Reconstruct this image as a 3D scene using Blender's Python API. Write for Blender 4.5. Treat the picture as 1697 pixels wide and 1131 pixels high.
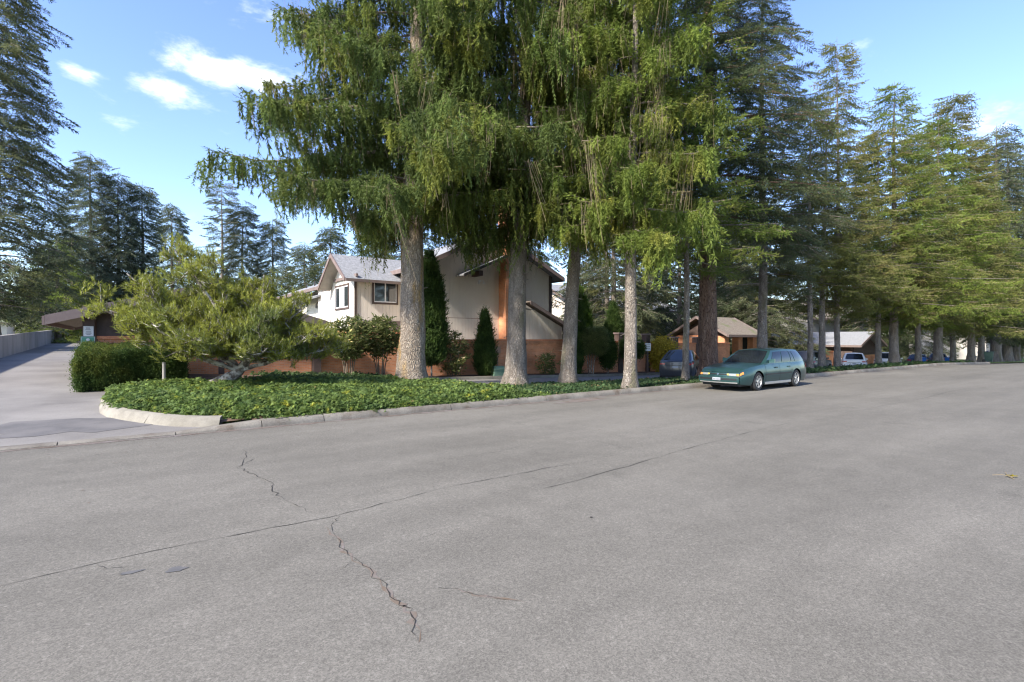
import bpy, bmesh, math, random
import numpy as np
from mathutils import Vector, Matrix, Euler
PI = math.pi
for o in list(bpy.data.objects): bpy.data.objects.remove(o)
SC = bpy.context.scene
COL = SC.collection
rng = np.random.default_rng(7)
random.seed(7)

# ------------------------------------------------------------------ camera, sky, sun, exposure
cam_d = bpy.data.cameras.new('camera'); cam = bpy.data.objects.new('camera', cam_d); COL.objects.link(cam)
cam_d.sensor_width = 36.0; cam_d.lens = 36.0 * 870 / 1697
cam_d.clip_start = 0.05; cam_d.clip_end = 2000
CAM_AZ = math.radians(53.6)                      # view direction measured from the street (+X)
cam.location = (0, 0, 1.75)
cam.rotation_euler = (PI / 2, 0, CAM_AZ - PI / 2)
cam_d.shift_y = -0.0015
SC.camera = cam
SUN_EL, SUN_AZ = math.radians(37), math.radians(190)   # azimuth of the sun from +X, counter-clockwise
world = bpy.data.worlds.new('World'); SC.world = world; world.use_nodes = True
def build_world():
    nt = world.node_tree; N = nt.nodes; Lk = nt.links; N.clear()
    out = N.new('ShaderNodeOutputWorld'); bg = N.new('ShaderNodeBackground'); bg.inputs['Strength'].default_value = 0.15
    sky = N.new('ShaderNodeTexSky'); sky.sky_type = 'NISHITA'; sky.sun_disc = False
    sky.sun_elevation = SUN_EL; sky.sun_rotation = PI / 2 - SUN_AZ
    sky.air_density = 1.0; sky.dust_density = 0.7; sky.ozone_density = 2.6; sky.altitude = 100
    tc = N.new('ShaderNodeTexCoord')
    def vm(op, a, b=None):
        n = N.new('ShaderNodeVectorMath'); n.operation = op
        for i, s in enumerate((a, b)):
            if s is None: continue
            if hasattr(s, 'is_linked'): Lk.new(s, n.inputs[i])
            else: n.inputs[i].default_value = s
        return n.outputs[0] if op not in ('LENGTH', 'DOT_PRODUCT') else n.outputs['Value']
    def mth(op, a, b=None, c=None, clamp=False):
        n = N.new('ShaderNodeMath'); n.operation = op; n.use_clamp = clamp
        for i, s in enumerate((a, b, c)):
            if s is None: continue
            if hasattr(s, 'is_linked'): Lk.new(s, n.inputs[i])
            else: n.inputs[i].default_value = s
        return n.outputs[0]
    d = vm('NORMALIZE', tc.outputs['Generated'])
    flat = vm('MULTIPLY', d, (1, 1, 2.4))
    def noise(scale, det, rough=0.6, dist=0.0):
        n = N.new('ShaderNodeTexNoise'); n.inputs['Scale'].default_value = scale; n.inputs['Detail'].default_value = det
        n.inputs['Roughness'].default_value = rough; n.inputs['Distortion'].default_value = dist
        Lk.new(flat, n.inputs['Vector']); return n.outputs['Fac']
    big, fine = noise(2.3, 3), noise(9.0, 8, 0.62, 0.2)
    # cumulus banks: each a soft region of the sky in which the fine noise thickens to cloud
    banks = 0
    for (v, rad, gain) in (((.150, 1.135, .515), .075, 1.3), ((.065, 1.192, .478), .048, 1.1), ((.205, 1.09, .495), .062, 1.15), ((-.058, 1.285, .507), .026, .7),
                           ((0.55, 0.83, 0.10), 0.2, 0.6), ((1.33, .25, .40), 0.08, 0.5), ((-0.6, 1.2, .18), .2, .8), ((-1.2, -.2, .5), .12, 1.1), ((.3, -1, .45), .12, 1.1), ((1, -.7, .6), .1, 1.1)):
        c = Vector(v).normalized(); c = Vector((c.x, c.y, c.z * 2.4))
        dist = vm('LENGTH', vm('SUBTRACT', flat, tuple(c)))
        b = mth('MULTIPLY', mth('SUBTRACT', 1.0, mth('DIVIDE', dist, rad * 1.5), clamp=True), gain)
        banks = b if banks == 0 else mth('MAXIMUM', banks, b)
    dens = mth('ADD', mth('MULTIPLY', banks, 0.62), mth('MULTIPLY', mth('SUBTRACT', fine, 0.5), 1.45))
    dens = mth('ADD', dens, mth('MULTIPLY', mth('SUBTRACT', big, 0.62), 0.35))
    fac = N.new('ShaderNodeMapRange'); fac.interpolation_type = 'SMOOTHSTEP'
    Lk.new(dens, fac.inputs['Value']); fac.inputs['From Min'].default_value = 0.12; fac.inputs['From Max'].default_value = 0.72
    mix = N.new('ShaderNodeMix'); mix.data_type = 'RGBA'
    hs = N.new('ShaderNodeHueSaturation'); hs.inputs['Saturation'].default_value = 1.08; hs.inputs['Hue'].default_value = 0.513; hs.inputs['Value'].default_value = 0.90; Lk.new(sky.outputs[0], hs.inputs['Color'])
    Lk.new(fac.outputs['Result'], mix.inputs['Factor']); Lk.new(hs.outputs[0], mix.inputs['A'])
    mix.inputs['B'].default_value = (4.6, 4.7, 4.9, 1)
    Lk.new(mix.outputs['Result'], bg.inputs['Color']); Lk.new(bg.outputs[0], out.inputs['Surface'])
build_world()
sun_d = bpy.data.lights.new('sun', 'SUN'); sun = bpy.data.objects.new('sun', sun_d); COL.objects.link(sun)
sun_d.energy = 3.4; sun_d.angle = math.radians(3); sun_d.color = (1.0, 0.93, 0.83)
sdir = Vector((math.cos(SUN_EL) * math.cos(SUN_AZ), math.cos(SUN_EL) * math.sin(SUN_AZ), math.sin(SUN_EL)))
sun.rotation_euler = sdir.to_track_quat('Z', 'Y').to_euler(); sun.location = (0, 0, 60)
SC.view_settings.view_transform = 'Standard'; SC.view_settings.look = 'None'; SC.view_settings.gamma = 1
SC.view_settings.exposure = 1.6
try: SC.view_settings.use_curve_mapping = False
except Exception: pass
SC.render.engine = 'CYCLES'
SC.cycles.use_denoising = True
SC.cycles.filter_width = 1.2
SC.cycles.max_bounces = 6; SC.cycles.diffuse_bounces = 4; SC.cycles.glossy_bounces = 2; SC.cycles.transmission_bounces = 3; SC.cycles.transparent_max_bounces = 6
SC.cycles.sample_clamp_indirect = 8.0

# ------------------------------------------------------------------ helpers
def sstep(a, b, x):
    t = np.clip((x - a) / (b - a), 0, 1); return t * t * (3 - 2 * t)
def z_street(X): return -0.02 * np.maximum(0, np.minimum(X, 130) - 45)
def z_lot(X): return -0.1 - 0.024 * np.clip(X - 10, -5, 52)
def z_drive(Y): return np.clip(0.027 * (Y - 11.7), 0, 1.75)
def zg(X, Y):
    t = sstep(12.5, 18.0, Y); right = (1 - t) * z_street(X) + t * z_lot(X)
    s = sstep(0.0, 9.0, X); return (1 - s) * z_drive(Y) + s * right
def zgf(X, Y): return float(zg(np.float64(X), np.float64(Y)))

def tag(o, label=None, cat=None, group=None, kind=None):
    for k, v in (('label', label), ('category', cat), ('group', group), ('kind', kind)):
        if v: o[k] = v
    return o
def empty(name, loc=(0, 0, 0), rz=0, label=None, cat=None, group=None):
    o = bpy.data.objects.new(name, None); COL.objects.link(o); o.location = loc; o.rotation_euler = (0, 0, rz)
    o.empty_display_size = 0.2
    return tag(o, label, cat, group)
def link(name, me, parent=None, loc=None):
    o = bpy.data.objects.new(name, me); COL.objects.link(o)
    if parent is not None: o.parent = parent
    if loc is not None: o.location = loc
    return o

class MB:
    def __init__(s): s.v = []; s.f = []; s.m = []
    def add(s, vs, fs, m=0):
        b = len(s.v); s.v += [tuple(map(float, p)) for p in vs]; s.f += [tuple(b + i for i in f) for f in fs]; s.m += [m] * len(fs); return s
    def box(s, x0, x1, y0, y1, z0, z1, m=0):
        vs = [(x, y, z) for x in (x0, x1) for y in (y0, y1) for z in (z0, z1)]
        return s.add(vs, [(0, 1, 3, 2), (4, 6, 7, 5), (0, 4, 5, 1), (2, 3, 7, 6), (0, 2, 6, 4), (1, 5, 7, 3)], m)
    def hexa(s, b, t, m=0):          # bottom loop of 4, top loop of 4
        return s.add(list(b) + list(t), [(3, 2, 1, 0), (4, 5, 6, 7), (0, 1, 5, 4), (1, 2, 6, 5), (2, 3, 7, 6), (3, 0, 4, 7)], m)
    def slab(s, quad, n, th, m=0):   # a quad given thickness th along -n
        q = [Vector(p) for p in quad]; n = Vector(n).normalized() * th
        return s.hexa([p - n for p in q], q, m)
    def prism(s, poly, axis, a, b, m=0):   # polygon extruded along an axis; poly in the other two coords
        def P(u, w, t): return (t, u, w) if axis == 'x' else ((u, t, w) if axis == 'y' else (u, w, t))
        k = len(poly); vs = [P(u, w, a) for u, w in poly] + [P(u, w, b) for u, w in poly]
        return s.add(vs, [tuple(range(k))[::-1], tuple(range(k, 2 * k))] + [(i, (i + 1) % k, k + (i + 1) % k, k + i) for i in range(k)], m)
    def tube(s, pts, rad, n=6, m=0, cap=True):
        pts = [Vector(p) for p in pts]; k = len(pts); rings = []
        for i, p in enumerate(pts):
            t = (pts[min(i + 1, k - 1)] - pts[max(i - 1, 0)])
            if t.length < 1e-9: t = Vector((0, 0, 1))
            t.normalize(); ref = Vector((0, 0, 1)) if abs(t.z) < 0.9 else Vector((1, 0, 0))
            a = t.cross(ref).normalized(); c = t.cross(a); r = rad[i] if hasattr(rad, '__len__') else rad
            rings.append([p + (a * math.cos(2 * PI * j / n) + c * math.sin(2 * PI * j / n)) * r for j in range(n)])
        vs = [v for g in rings for v in g]
        fs = [(i * n + j, i * n + (j + 1) % n, (i + 1) * n + (j + 1) % n, (i + 1) * n + j) for i in range(k - 1) for j in range(n)]
        if cap: fs += [tuple(range(n))[::-1], tuple(range((k - 1) * n, k * n))]
        return s.add(vs, fs, m)
    def grid(s, P, m=0, flip=False):   # P[i][j] points
        a, b = len(P), len(P[0]); vs = [p for r in P for p in r]
        fs = [(i * b + j, (i + 1) * b + j, (i + 1) * b + j + 1, i * b + j + 1) for i in range(a - 1) for j in range(b - 1)]
        if flip: fs = [f[::-1] for f in fs]
        return s.add(vs, fs, m)
    def lathe(s, prof, axis='z', n=20, m=0, c=(0, 0, 0)):    # prof: (radius, height)
        P = []
        for r, h in prof:
            row = []
            for j in range(n + 1):
                a = 2 * PI * j / n; u, w = r * math.cos(a), r * math.sin(a)
                row.append((c[0] + u, c[1] + w, c[2] + h) if axis == 'z' else (c[0] + u, c[1] + h, c[2] + w))
            P.append(row)
        return s.grid(P, m)
    def build(s, name, mats, parent=None, smooth=None, loc=None):
        me = bpy.data.meshes.new(name); me.from_pydata(s.v, [], s.f)
        for mt in (mats if isinstance(mats, (list, tuple)) else [mats]): me.materials.append(mt)
        if len(me.materials) > 1: me.polygons.foreach_set('material_index', s.m)
        if smooth is not None:
            me.polygons.foreach_set('use_smooth', [True] * len(s.f)); me.update()
            try: me.set_sharp_from_angle(angle=math.radians(smooth))
            except Exception: pass
        me.update(); return link(name, me, parent, loc)
def part_box(name, mt, parent, *a): return MB().box(*a).build(name, mt, parent)

# ------------------------------------------------------------------ materials
MATS = {}
def material(name, c1, c2=None, scale=2.0, detail=4, rough=0.8, bump=0.0, bscale=30.0, fine=0.0, fscale=80.0, metal=0.0, coord='world', transl=0.0, spec=0.3, lo=0.35, hi=0.65, c3=None, s3=0.5, t3=(0.55, 0.7), stretch=None, coat=0.0, inst=0.0):
    m = bpy.data.materials.new(name); m.use_nodes = True; nt = m.node_tree; N = nt.nodes; L = nt.links; MATS[name] = m
    b = N['Principled BSDF']; out = N['Material Output']
    b.inputs['Roughness'].default_value = rough; b.inputs['Metallic'].default_value = metal; b.inputs['Specular IOR Level'].default_value = spec
    b.inputs['Coat Weight'].default_value = coat; b.inputs['Coat Roughness'].default_value = 0.05
    if coord == 'world': co = N.new('ShaderNodeNewGeometry').outputs['Position']
    else: co = N.new('ShaderNodeTexCoord').outputs['Object']
    if stretch:
        mp = N.new('ShaderNodeMapping'); mp.inputs['Scale'].default_value = stretch; L.new(co, mp.inputs['Vector']); co = mp.outputs[0]
    def noise(sc, det=4, r=0.6):
        n = N.new('ShaderNodeTexNoise'); n.inputs['Scale'].default_value = sc; n.inputs['Detail'].default_value = det; n.inputs['Roughness'].default_value = r
        L.new(co, n.inputs['Vector']); return n.outputs['Fac']
    def ramp(f, a, b_):
        r = N.new('ShaderNodeMapRange'); r.inputs['From Min'].default_value = a; r.inputs['From Max'].default_value = b_; L.new(f, r.inputs['Value']); return r.outputs['Result']
    def mix(f, A, B, mode='MIX'):
        x = N.new('ShaderNodeMix'); x.data_type = 'RGBA'; x.blend_type = mode
        if hasattr(f, 'is_linked'): L.new(f, x.inputs['Factor'])
        else: x.inputs['Factor'].default_value = f
        for s, v in (('A', A), ('B', B)):
            if hasattr(v, 'is_linked'): L.new(v, x.inputs[s])
            else: x.inputs[s].default_value = (*v, 1)
        return x.outputs['Result']
    col = c1
    if c2 is not None: col = mix(ramp(noise(scale, detail), lo, hi), c1, c2)
    if c3 is not None: col = mix(ramp(noise(s3, 5), *t3), col, c3)
    if fine > 0:
        f = ramp(noise(fscale, 3, 0.7), 0.3, 0.7); g = N.new('ShaderNodeMapRange'); L.new(f, g.inputs['Value'])
        g.inputs['To Min'].default_value = 1 - fine; g.inputs['To Max'].default_value = 1 + fine
        cc = N.new('ShaderNodeCombineColor'); [L.new(g.outputs['Result'], cc.inputs[i]) for i in range(3)]
        col = mix(1.0, col, cc.outputs[0], 'MULTIPLY')
    if inst > 0:
        oi = N.new('ShaderNodeObjectInfo'); g = N.new('ShaderNodeMapRange'); L.new(oi.outputs['Random'], g.inputs['Value']); g.inputs['To Min'].default_value = 1 - inst; g.inputs['To Max'].default_value = 1 + inst
        cc = N.new('ShaderNodeCombineColor'); [L.new(g.outputs['Result'], cc.inputs[i]) for i in range(3)]; col = mix(1.0, col, cc.outputs[0], 'MULTIPLY')
    if hasattr(col, 'is_linked'): L.new(col, b.inputs['Base Color'])
    else: b.inputs['Base Color'].default_value = (*col, 1)
    if bump > 0:
        bp = N.new('ShaderNodeBump'); bp.inputs['Strength'].default_value = bump; bp.inputs['Distance'].default_value = 0.02
        L.new(noise(bscale, 4, 0.7), bp.inputs['Height']); L.new(bp.outputs[0], b.inputs['Normal'])
    if transl > 0:
        t = N.new('ShaderNodeBsdfTranslucent'); x = N.new('ShaderNodeMixShader'); x.inputs[0].default_value = transl
        if hasattr(col, 'is_linked'): L.new(col, t.inputs['Color'])
        else: t.inputs['Color'].default_value = (*col, 1)
        L.new(b.outputs[0], x.inputs[1]); L.new(t.outputs[0], x.inputs[2]); L.new(x.outputs[0], out.inputs['Surface'])
    return m
def brick_material(name, c1, c2, mortar, bw=0.2, rh=0.068):
    m = material(name, c1, rough=0.85); nt = m.node_tree; N = nt.nodes; L = nt.links; b = N['Principled BSDF']
    pos = N.new('ShaderNodeNewGeometry').outputs['Position']; sp = N.new('ShaderNodeSeparateXYZ'); L.new(pos, sp.inputs[0])
    ad = N.new('ShaderNodeMath'); L.new(sp.outputs[0], ad.inputs[0]); L.new(sp.outputs[1], ad.inputs[1])
    cb = N.new('ShaderNodeCombineXYZ'); L.new(ad.outputs[0], cb.inputs[0]); L.new(sp.outputs[2], cb.inputs[1])
    t = N.new('ShaderNodeTexBrick'); t.inputs['Scale'].default_value = 1; t.inputs['Brick Width'].default_value = bw; t.inputs['Row Height'].default_value = rh
    t.inputs['Mortar Size'].default_value = 0.007; t.inputs['Mortar Smooth'].default_value = 0.3; t.inputs['Bias'].default_value = -0.2
    t.inputs['Color1'].default_value = (*c1, 1); t.inputs['Color2'].default_value = (*c2, 1); t.inputs['Mortar'].default_value = (*mortar, 1)
    L.new(cb.outputs[0], t.inputs['Vector'])
    n = N.new('ShaderNodeTexNoise'); n.inputs['Scale'].default_value = 1.3; n.inputs['Detail'].default_value = 6; L.new(pos, n.inputs['Vector'])
    r = N.new('ShaderNodeMapRange'); r.inputs['From Min'].default_value = 0.3; r.inputs['From Max'].default_value = 0.7; r.inputs['To Min'].default_value = 0.72; r.inputs['To Max'].default_value = 1.2
    L.new(n.outputs[0], r.inputs['Value']); x = N.new('ShaderNodeMix'); x.data_type = 'RGBA'; x.blend_type = 'MULTIPLY'; x.inputs['Factor'].default_value = 1
    cc = N.new('ShaderNodeCombineColor'); [L.new(r.outputs[0], cc.inputs[i]) for i in range(3)]
    L.new(t.outputs['Color'], x.inputs['A']); L.new(cc.outputs[0], x.inputs['B']); L.new(x.outputs['Result'], b.inputs['Base Color'])
    bp = N.new('ShaderNodeBump'); bp.inputs['Strength'].default_value = 0.5; bp.inputs['Distance'].default_value = 0.01; bp.invert = True
    L.new(t.outputs['Fac'], bp.inputs['Height']); L.new(bp.outputs[0], b.inputs['Normal'])
    return m
def siding_material(name, c1, c2, pitch=0.2):
    m = material(name, c1, c2, scale=0.8, rough=0.75, fine=0.04, fscale=20); nt = m.node_tree; N = nt.nodes; L = nt.links; b = N['Principled BSDF']
    pos = N.new('ShaderNodeNewGeometry').outputs['Position']; sp = N.new('ShaderNodeSeparateXYZ'); L.new(pos, sp.inputs[0])
    ad = N.new('ShaderNodeMath'); L.new(sp.outputs[0], ad.inputs[0]); L.new(sp.outputs[1], ad.inputs[1])
    dv = N.new('ShaderNodeMath'); dv.operation = 'PINGPONG'; L.new(ad.outputs[0], dv.inputs[0]); dv.inputs[1].default_value = pitch / 2
    r = N.new('ShaderNodeMapRange'); r.inputs['From Min'].default_value = 0; r.inputs['From Max'].default_value = 0.014; L.new(dv.outputs[0], r.inputs['Value'])
    bp = N.new('ShaderNodeBump'); bp.inputs['Strength'].default_value = 1.0; bp.inputs['Distance'].default_value = 0.02
    L.new(r.outputs[0], bp.inputs['Height']); L.new(bp.outputs[0], b.inputs['Normal'])
    return m
M = {}
def asphalt_material(name, c1, c2, grain=0.25, gscale=125.0):
    """Worn asphalt: stone grains of mixed tone, broad worn and stained areas drawn out along the street."""
    m = material(name, c1, rough=0.9, spec=0.2); nt = m.node_tree; N = nt.nodes; L = nt.links; b = N['Principled BSDF']
    pos = N.new('ShaderNodeNewGeometry').outputs['Position']
    def mr(src, a, b_, c, d):
        r_ = N.new('ShaderNodeMapRange'); L.new(src, r_.inputs['Value'])
        for k, v in zip(('From Min', 'From Max', 'To Min', 'To Max'), (a, b_, c, d)): r_.inputs[k].default_value = v
        return r_.outputs['Result']
    def noise(sc, det, stretch=None, rg=.6):
        n = N.new('ShaderNodeTexNoise'); n.inputs['Scale'].default_value = sc; n.inputs['Detail'].default_value = det; n.inputs['Roughness'].default_value = rg
        if stretch: mp = N.new('ShaderNodeMapping'); mp.inputs['Scale'].default_value = stretch; L.new(pos, mp.inputs['Vector']); L.new(mp.outputs[0], n.inputs['Vector'])
        else: L.new(pos, n.inputs['Vector'])
        return n.outputs['Fac']
    def mul(a, b_):
        n = N.new('ShaderNodeMath'); n.operation = 'MULTIPLY'; L.new(a, n.inputs[0]); L.new(b_, n.inputs[1]); return n.outputs[0]
    v = N.new('ShaderNodeTexVoronoi'); v.inputs['Scale'].default_value = gscale; L.new(pos, v.inputs['Vector']); sp = N.new('ShaderNodeSeparateColor'); L.new(v.outputs['Color'], sp.inputs[0])
    v2 = N.new('ShaderNodeTexVoronoi'); v2.inputs['Scale'].default_value = gscale * .42; L.new(pos, v2.inputs['Vector']); sp2 = N.new('ShaderNodeSeparateColor'); L.new(v2.outputs['Color'], sp2.inputs[0])
    f = mul(mr(sp.outputs[0], 0, 1, 1 - grain, 1 + grain), mr(sp2.outputs[1], .9, 1.0, 1.0, 1.22))
    f = mul(f, mr(noise(.5, 6, (.35, 1, 1)), .3, .7, .86, 1.13)); f = mul(f, mr(noise(3.0, 5), .3, .7, .93, 1.07)); f = mul(f, mr(noise(.9, 3, (.04, 1, 1)), .3, .7, .90, 1.09)); f = mul(f, mr(noise(1.1, 4), .62, .72, 1.0, .86)); f = mul(f, mr(noise(28, 3), .3, .7, .88, 1.12))
    x = N.new('ShaderNodeMix'); x.data_type = 'RGBA'; x.inputs['A'].default_value = (*c1, 1); x.inputs['B'].default_value = (*c2, 1); L.new(mr(noise(.22, 4), .35, .65, 0, 1), x.inputs['Factor'])
    cc = N.new('ShaderNodeCombineColor'); [L.new(f, cc.inputs[i]) for i in range(3)]; y = N.new('ShaderNodeMix'); y.data_type = 'RGBA'; y.blend_type = 'MULTIPLY'; y.inputs['Factor'].default_value = 1
    L.new(x.outputs['Result'], y.inputs['A']); L.new(cc.outputs[0], y.inputs['B']); L.new(y.outputs['Result'], b.inputs['Base Color']); return m
def bark_material(name, plate, plate2, crevice, lichen, stretch, scale=13.0, t3=(.56, .68)):
    m = material(name, plate, rough=0.95); nt = m.node_tree; N = nt.nodes; L = nt.links; b = N['Principled BSDF']
    pos = N.new('ShaderNodeNewGeometry').outputs['Position']; wob = N.new('ShaderNodeTexNoise'); wob.inputs['Scale'].default_value = 5; L.new(pos, wob.inputs['Vector'])
    ad = N.new('ShaderNodeVectorMath'); ad.operation = 'MULTIPLY_ADD'; L.new(wob.outputs['Color'], ad.inputs[0]); ad.inputs[1].default_value = (.12, .12, .2); L.new(pos, ad.inputs[2])
    mp = N.new('ShaderNodeMapping'); mp.inputs['Scale'].default_value = (1, 1, stretch); L.new(ad.outputs[0], mp.inputs['Vector'])
    v = N.new('ShaderNodeTexVoronoi'); v.feature = 'DISTANCE_TO_EDGE'; v.inputs['Scale'].default_value = scale; L.new(mp.outputs[0], v.inputs['Vector'])
    def mr(src, a, b_): r_ = N.new('ShaderNodeMapRange'); L.new(src, r_.inputs['Value']); r_.inputs['From Min'].default_value = a; r_.inputs['From Max'].default_value = b_; return r_.outputs['Result']
    def nz(sc, det): n = N.new('ShaderNodeTexNoise'); n.inputs['Scale'].default_value = sc; n.inputs['Detail'].default_value = det; L.new(mp.outputs[0], n.inputs['Vector']); return n.outputs['Fac']
    def mx(f, A, B):
        x = N.new('ShaderNodeMix'); x.data_type = 'RGBA'; L.new(f, x.inputs['Factor'])
        for k, q in (('A', A), ('B', B)):
            if hasattr(q, 'is_linked'): L.new(q, x.inputs[k])
            else: x.inputs[k].default_value = (*q, 1)
        return x.outputs['Result']
    col = mx(mr(nz(8, 6), .35, .65), plate, plate2); col = mx(mr(nz(2.2, 6), *t3), col, lichen); col = mx(mr(v.outputs['Distance'], .0, .13), crevice, col); L.new(col, b.inputs['Base Color'])
    h = N.new('ShaderNodeMath'); h.operation = 'ADD'; L.new(mr(v.outputs['Distance'], 0, .3), h.inputs[0]); L.new(nz(22, 5), h.inputs[1])
    bp = N.new('ShaderNodeBump'); bp.inputs['Strength'].default_value = 1.0; bp.inputs['Distance'].default_value = 0.035; L.new(h.outputs[0], bp.inputs['Height']); L.new(bp.outputs[0], b.inputs['Normal']); return m
M['asphalt'] = asphalt_material('street_asphalt', (0.133, 0.123, 0.103), (0.152, 0.141, 0.119))
M['lot'] = material('lot_asphalt', (0.19, 0.177, 0.162), (0.24, 0.225, 0.205), scale=0.5, rough=0.9, fine=0.15, fscale=40, bump=0.2, bscale=60)
M['drive'] = material('driveway_asphalt', (0.155, 0.143, 0.13), (0.225, 0.21, 0.19), scale=0.45, detail=7, rough=0.88, fine=0.16, fscale=45, bump=0.25, bscale=60)
M['patch'] = material('dark_sealed_asphalt', (0.10, 0.095, 0.092), (0.15, 0.14, 0.132), scale=1.2, detail=6, rough=0.8, fine=0.12, fscale=50)
M['crack'] = material('crack_shadow', (0.035, 0.031, 0.027), rough=1)
M['crack_rust'] = material('crack_edge_dirt', (0.13, 0.095, 0.065), (0.165, 0.145, 0.13), scale=6, rough=1)
M['concrete'] = material('kerb_concrete', (0.12, 0.105, 0.086), (0.215, 0.195, 0.162), scale=1.6, detail=8, rough=0.92, fine=0.18, fscale=35, bump=0.4, bscale=35, c3=(0.10, 0.075, 0.055), s3=2.2, t3=(0.55, 0.72))
M['island'] = material('pale_concrete', (0.17, 0.155, 0.125), (0.25, 0.23, 0.19), scale=2, rough=0.92, fine=0.1, fscale=30, bump=0.3, bscale=30)
M['conc_wall'] = material('weathered_concrete', (0.20, 0.185, 0.165), (0.31, 0.29, 0.26), scale=0.9, detail=7, rough=0.9, fine=0.1, stretch=(1, 1, 0.35))
M['soil'] = material('soil', (0.075, 0.048, 0.032), (0.14, 0.09, 0.06), scale=3, detail=8, rough=1, fine=0.3, fscale=30, bump=0.6, bscale=25)
M['terrain'] = material('terrain_grass', (0.05, 0.07, 0.03), (0.09, 0.085, 0.05), scale=0.6, rough=1, fine=0.2, fscale=12)
M['lawn'] = material('lawn_grass', (0.09, 0.15, 0.03), (0.13, 0.19, 0.04), scale=2, rough=1, fine=0.25, fscale=20)
M['brick'] = brick_material('orange_brick', (0.64, 0.265, 0.125), (0.53, 0.19, 0.085), (0.48, 0.33, 0.24))
M['brick_cap'] = material('brick_cap', (0.60, 0.25, 0.13), (0.50, 0.185, 0.095), scale=9, rough=0.85, fine=0.12, fscale=25)
M['beige'] = siding_material('beige_siding', (0.66, 0.585, 0.50), (0.71, 0.635, 0.55))
M['white'] = material('cream_stucco', (0.68, 0.64, 0.56), (0.74, 0.70, 0.62), scale=1.5, rough=0.8)
M['brown'] = material('brown_trim', (0.075, 0.052, 0.045), (0.10, 0.07, 0.06), scale=4, rough=0.7, fine=0.1)
M['fascia'] = material('brown_fascia', (0.16, 0.12, 0.11), (0.20, 0.155, 0.14), scale=3, rough=0.65)
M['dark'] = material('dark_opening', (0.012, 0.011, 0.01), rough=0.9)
M['soffit'] = material('grey_soffit', (0.38, 0.355, 0.31), (0.44, 0.41, 0.36), scale=3, rough=0.8)
M['shingle'] = material('grey_shingle', (0.19, 0.195, 0.205), (0.28, 0.285, 0.295), scale=7, detail=8, rough=0.9, fine=0.2, fscale=22, bump=0.4, bscale=18)
M['shingle_brown'] = material('brown_shingle', (0.15, 0.125, 0.10), (0.22, 0.19, 0.155), scale=6, detail=8, rough=0.95, fine=0.2, fscale=22, c3=(0.12, 0.14, 0.06), s3=0.8)
M['glass'] = material('window_glass', (0.03, 0.035, 0.04), rough=0.05, spec=0.9)
M['curtain'] = material('green_curtain', (0.25, 0.42, 0.34), (0.33, 0.5, 0.42), scale=9, rough=0.9)
M['vinyl'] = material('white_vinyl', (0.72, 0.72, 0.72), rough=0.4)
M['metal'] = material('dark_metal', (0.05, 0.045, 0.042), rough=0.5, metal=0.3)
M['box'] = material('utility_green', (0.12, 0.20, 0.14), (0.15, 0.24, 0.17), scale=4, rough=0.6)
M['tan'] = material('tan_box', (0.34, 0.22, 0.16), rough=0.7)
M['sign_w'] = material('sign_white', (0.62, 0.63, 0.65), rough=0.5)
M['sign_g'] = material('sign_green', (0.09, 0.27, 0.19), rough=0.5)
M['ink'] = material('sign_ink', (0.12, 0.12, 0.14), rough=0.7)
M['bark'] = bark_material('spruce_bark', (0.26, 0.215, 0.17), (0.40, 0.34, 0.27), (0.15, 0.115, 0.085), (0.34, 0.22, 0.08), .22, 24)
M['bark_grey'] = bark_material('grey_bark', (0.22, 0.185, 0.15), (0.37, 0.325, 0.275), (0.135, 0.108, 0.085), (0.17, 0.16, 0.10), .28, 26)
M['bark_red'] = bark_material('red_furrowed_bark', (0.16, 0.095, 0.065), (0.25, 0.17, 0.125), (0.045, 0.025, 0.018), (0.20, 0.15, 0.11), .10, 22)
M['brown_twig'] = material('brown_twig', (0.12, 0.09, 0.065), (0.2, 0.16, 0.12), scale=6, rough=.95)
M['bark_pine'] = material('lichen_bark', (0.10, 0.08, 0.065), (0.36, 0.34, 0.30), scale=7, detail=8, rough=1, bump=0.8, bscale=20, lo=0.42, hi=0.58)
def leaf_mat(name, c1, c2, c3=None, scale=0.8, s3=0.5, tr=0.48, t3=(0.52, 0.66)):
    return material(name, c1, c2, scale=scale, detail=6, rough=0.65, transl=tr, spec=0.25, c3=c3, s3=s3, t3=t3, fine=0.22, fscale=9, inst=0.32)
M['spruce'] = leaf_mat('spruce_needles', (0.080, 0.118, 0.026), (0.155, 0.20, 0.04), (0.205, 0.22, 0.04), s3=0.45)
M['spruce_blue'] = leaf_mat('bluish_spruce_needles', (0.080, 0.118, 0.032), (0.150, 0.198, 0.050), (0.20, 0.22, 0.04), s3=0.5)
M['spruce_lime'] = leaf_mat('lime_spruce_needles', (0.10, 0.145, 0.028), (0.195, 0.245, 0.046), (0.235, 0.245, 0.05), s3=0.6)
M['spruce_olive'] = leaf_mat('olive_spruce_needles', (0.110, 0.126, 0.034), (0.195, 0.21, 0.058), (0.23, 0.20, 0.07), s3=0.5)
M['fir'] = leaf_mat('fir_needles', (0.055, 0.078, 0.036), (0.105, 0.132, 0.062), (0.14, 0.155, 0.055), s3=0.4)
M['fir_blue'] = leaf_mat('blue_fir_needles', (0.08, 0.10, 0.050), (0.155, 0.175, 0.09), (0.17, 0.175, 0.06), s3=0.35)
M['fir_far'] = leaf_mat('distant_fir_needles', (0.09, 0.118, 0.072), (0.16, 0.185, 0.11))  # distance haze put into the colour: paler, greyer than the fir needles
M['tan_twig'] = material('tan_dead_twig', (0.17, 0.135, 0.085), (0.25, 0.20, 0.125), scale=5, rough=0.9, transl=0.15)
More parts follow.
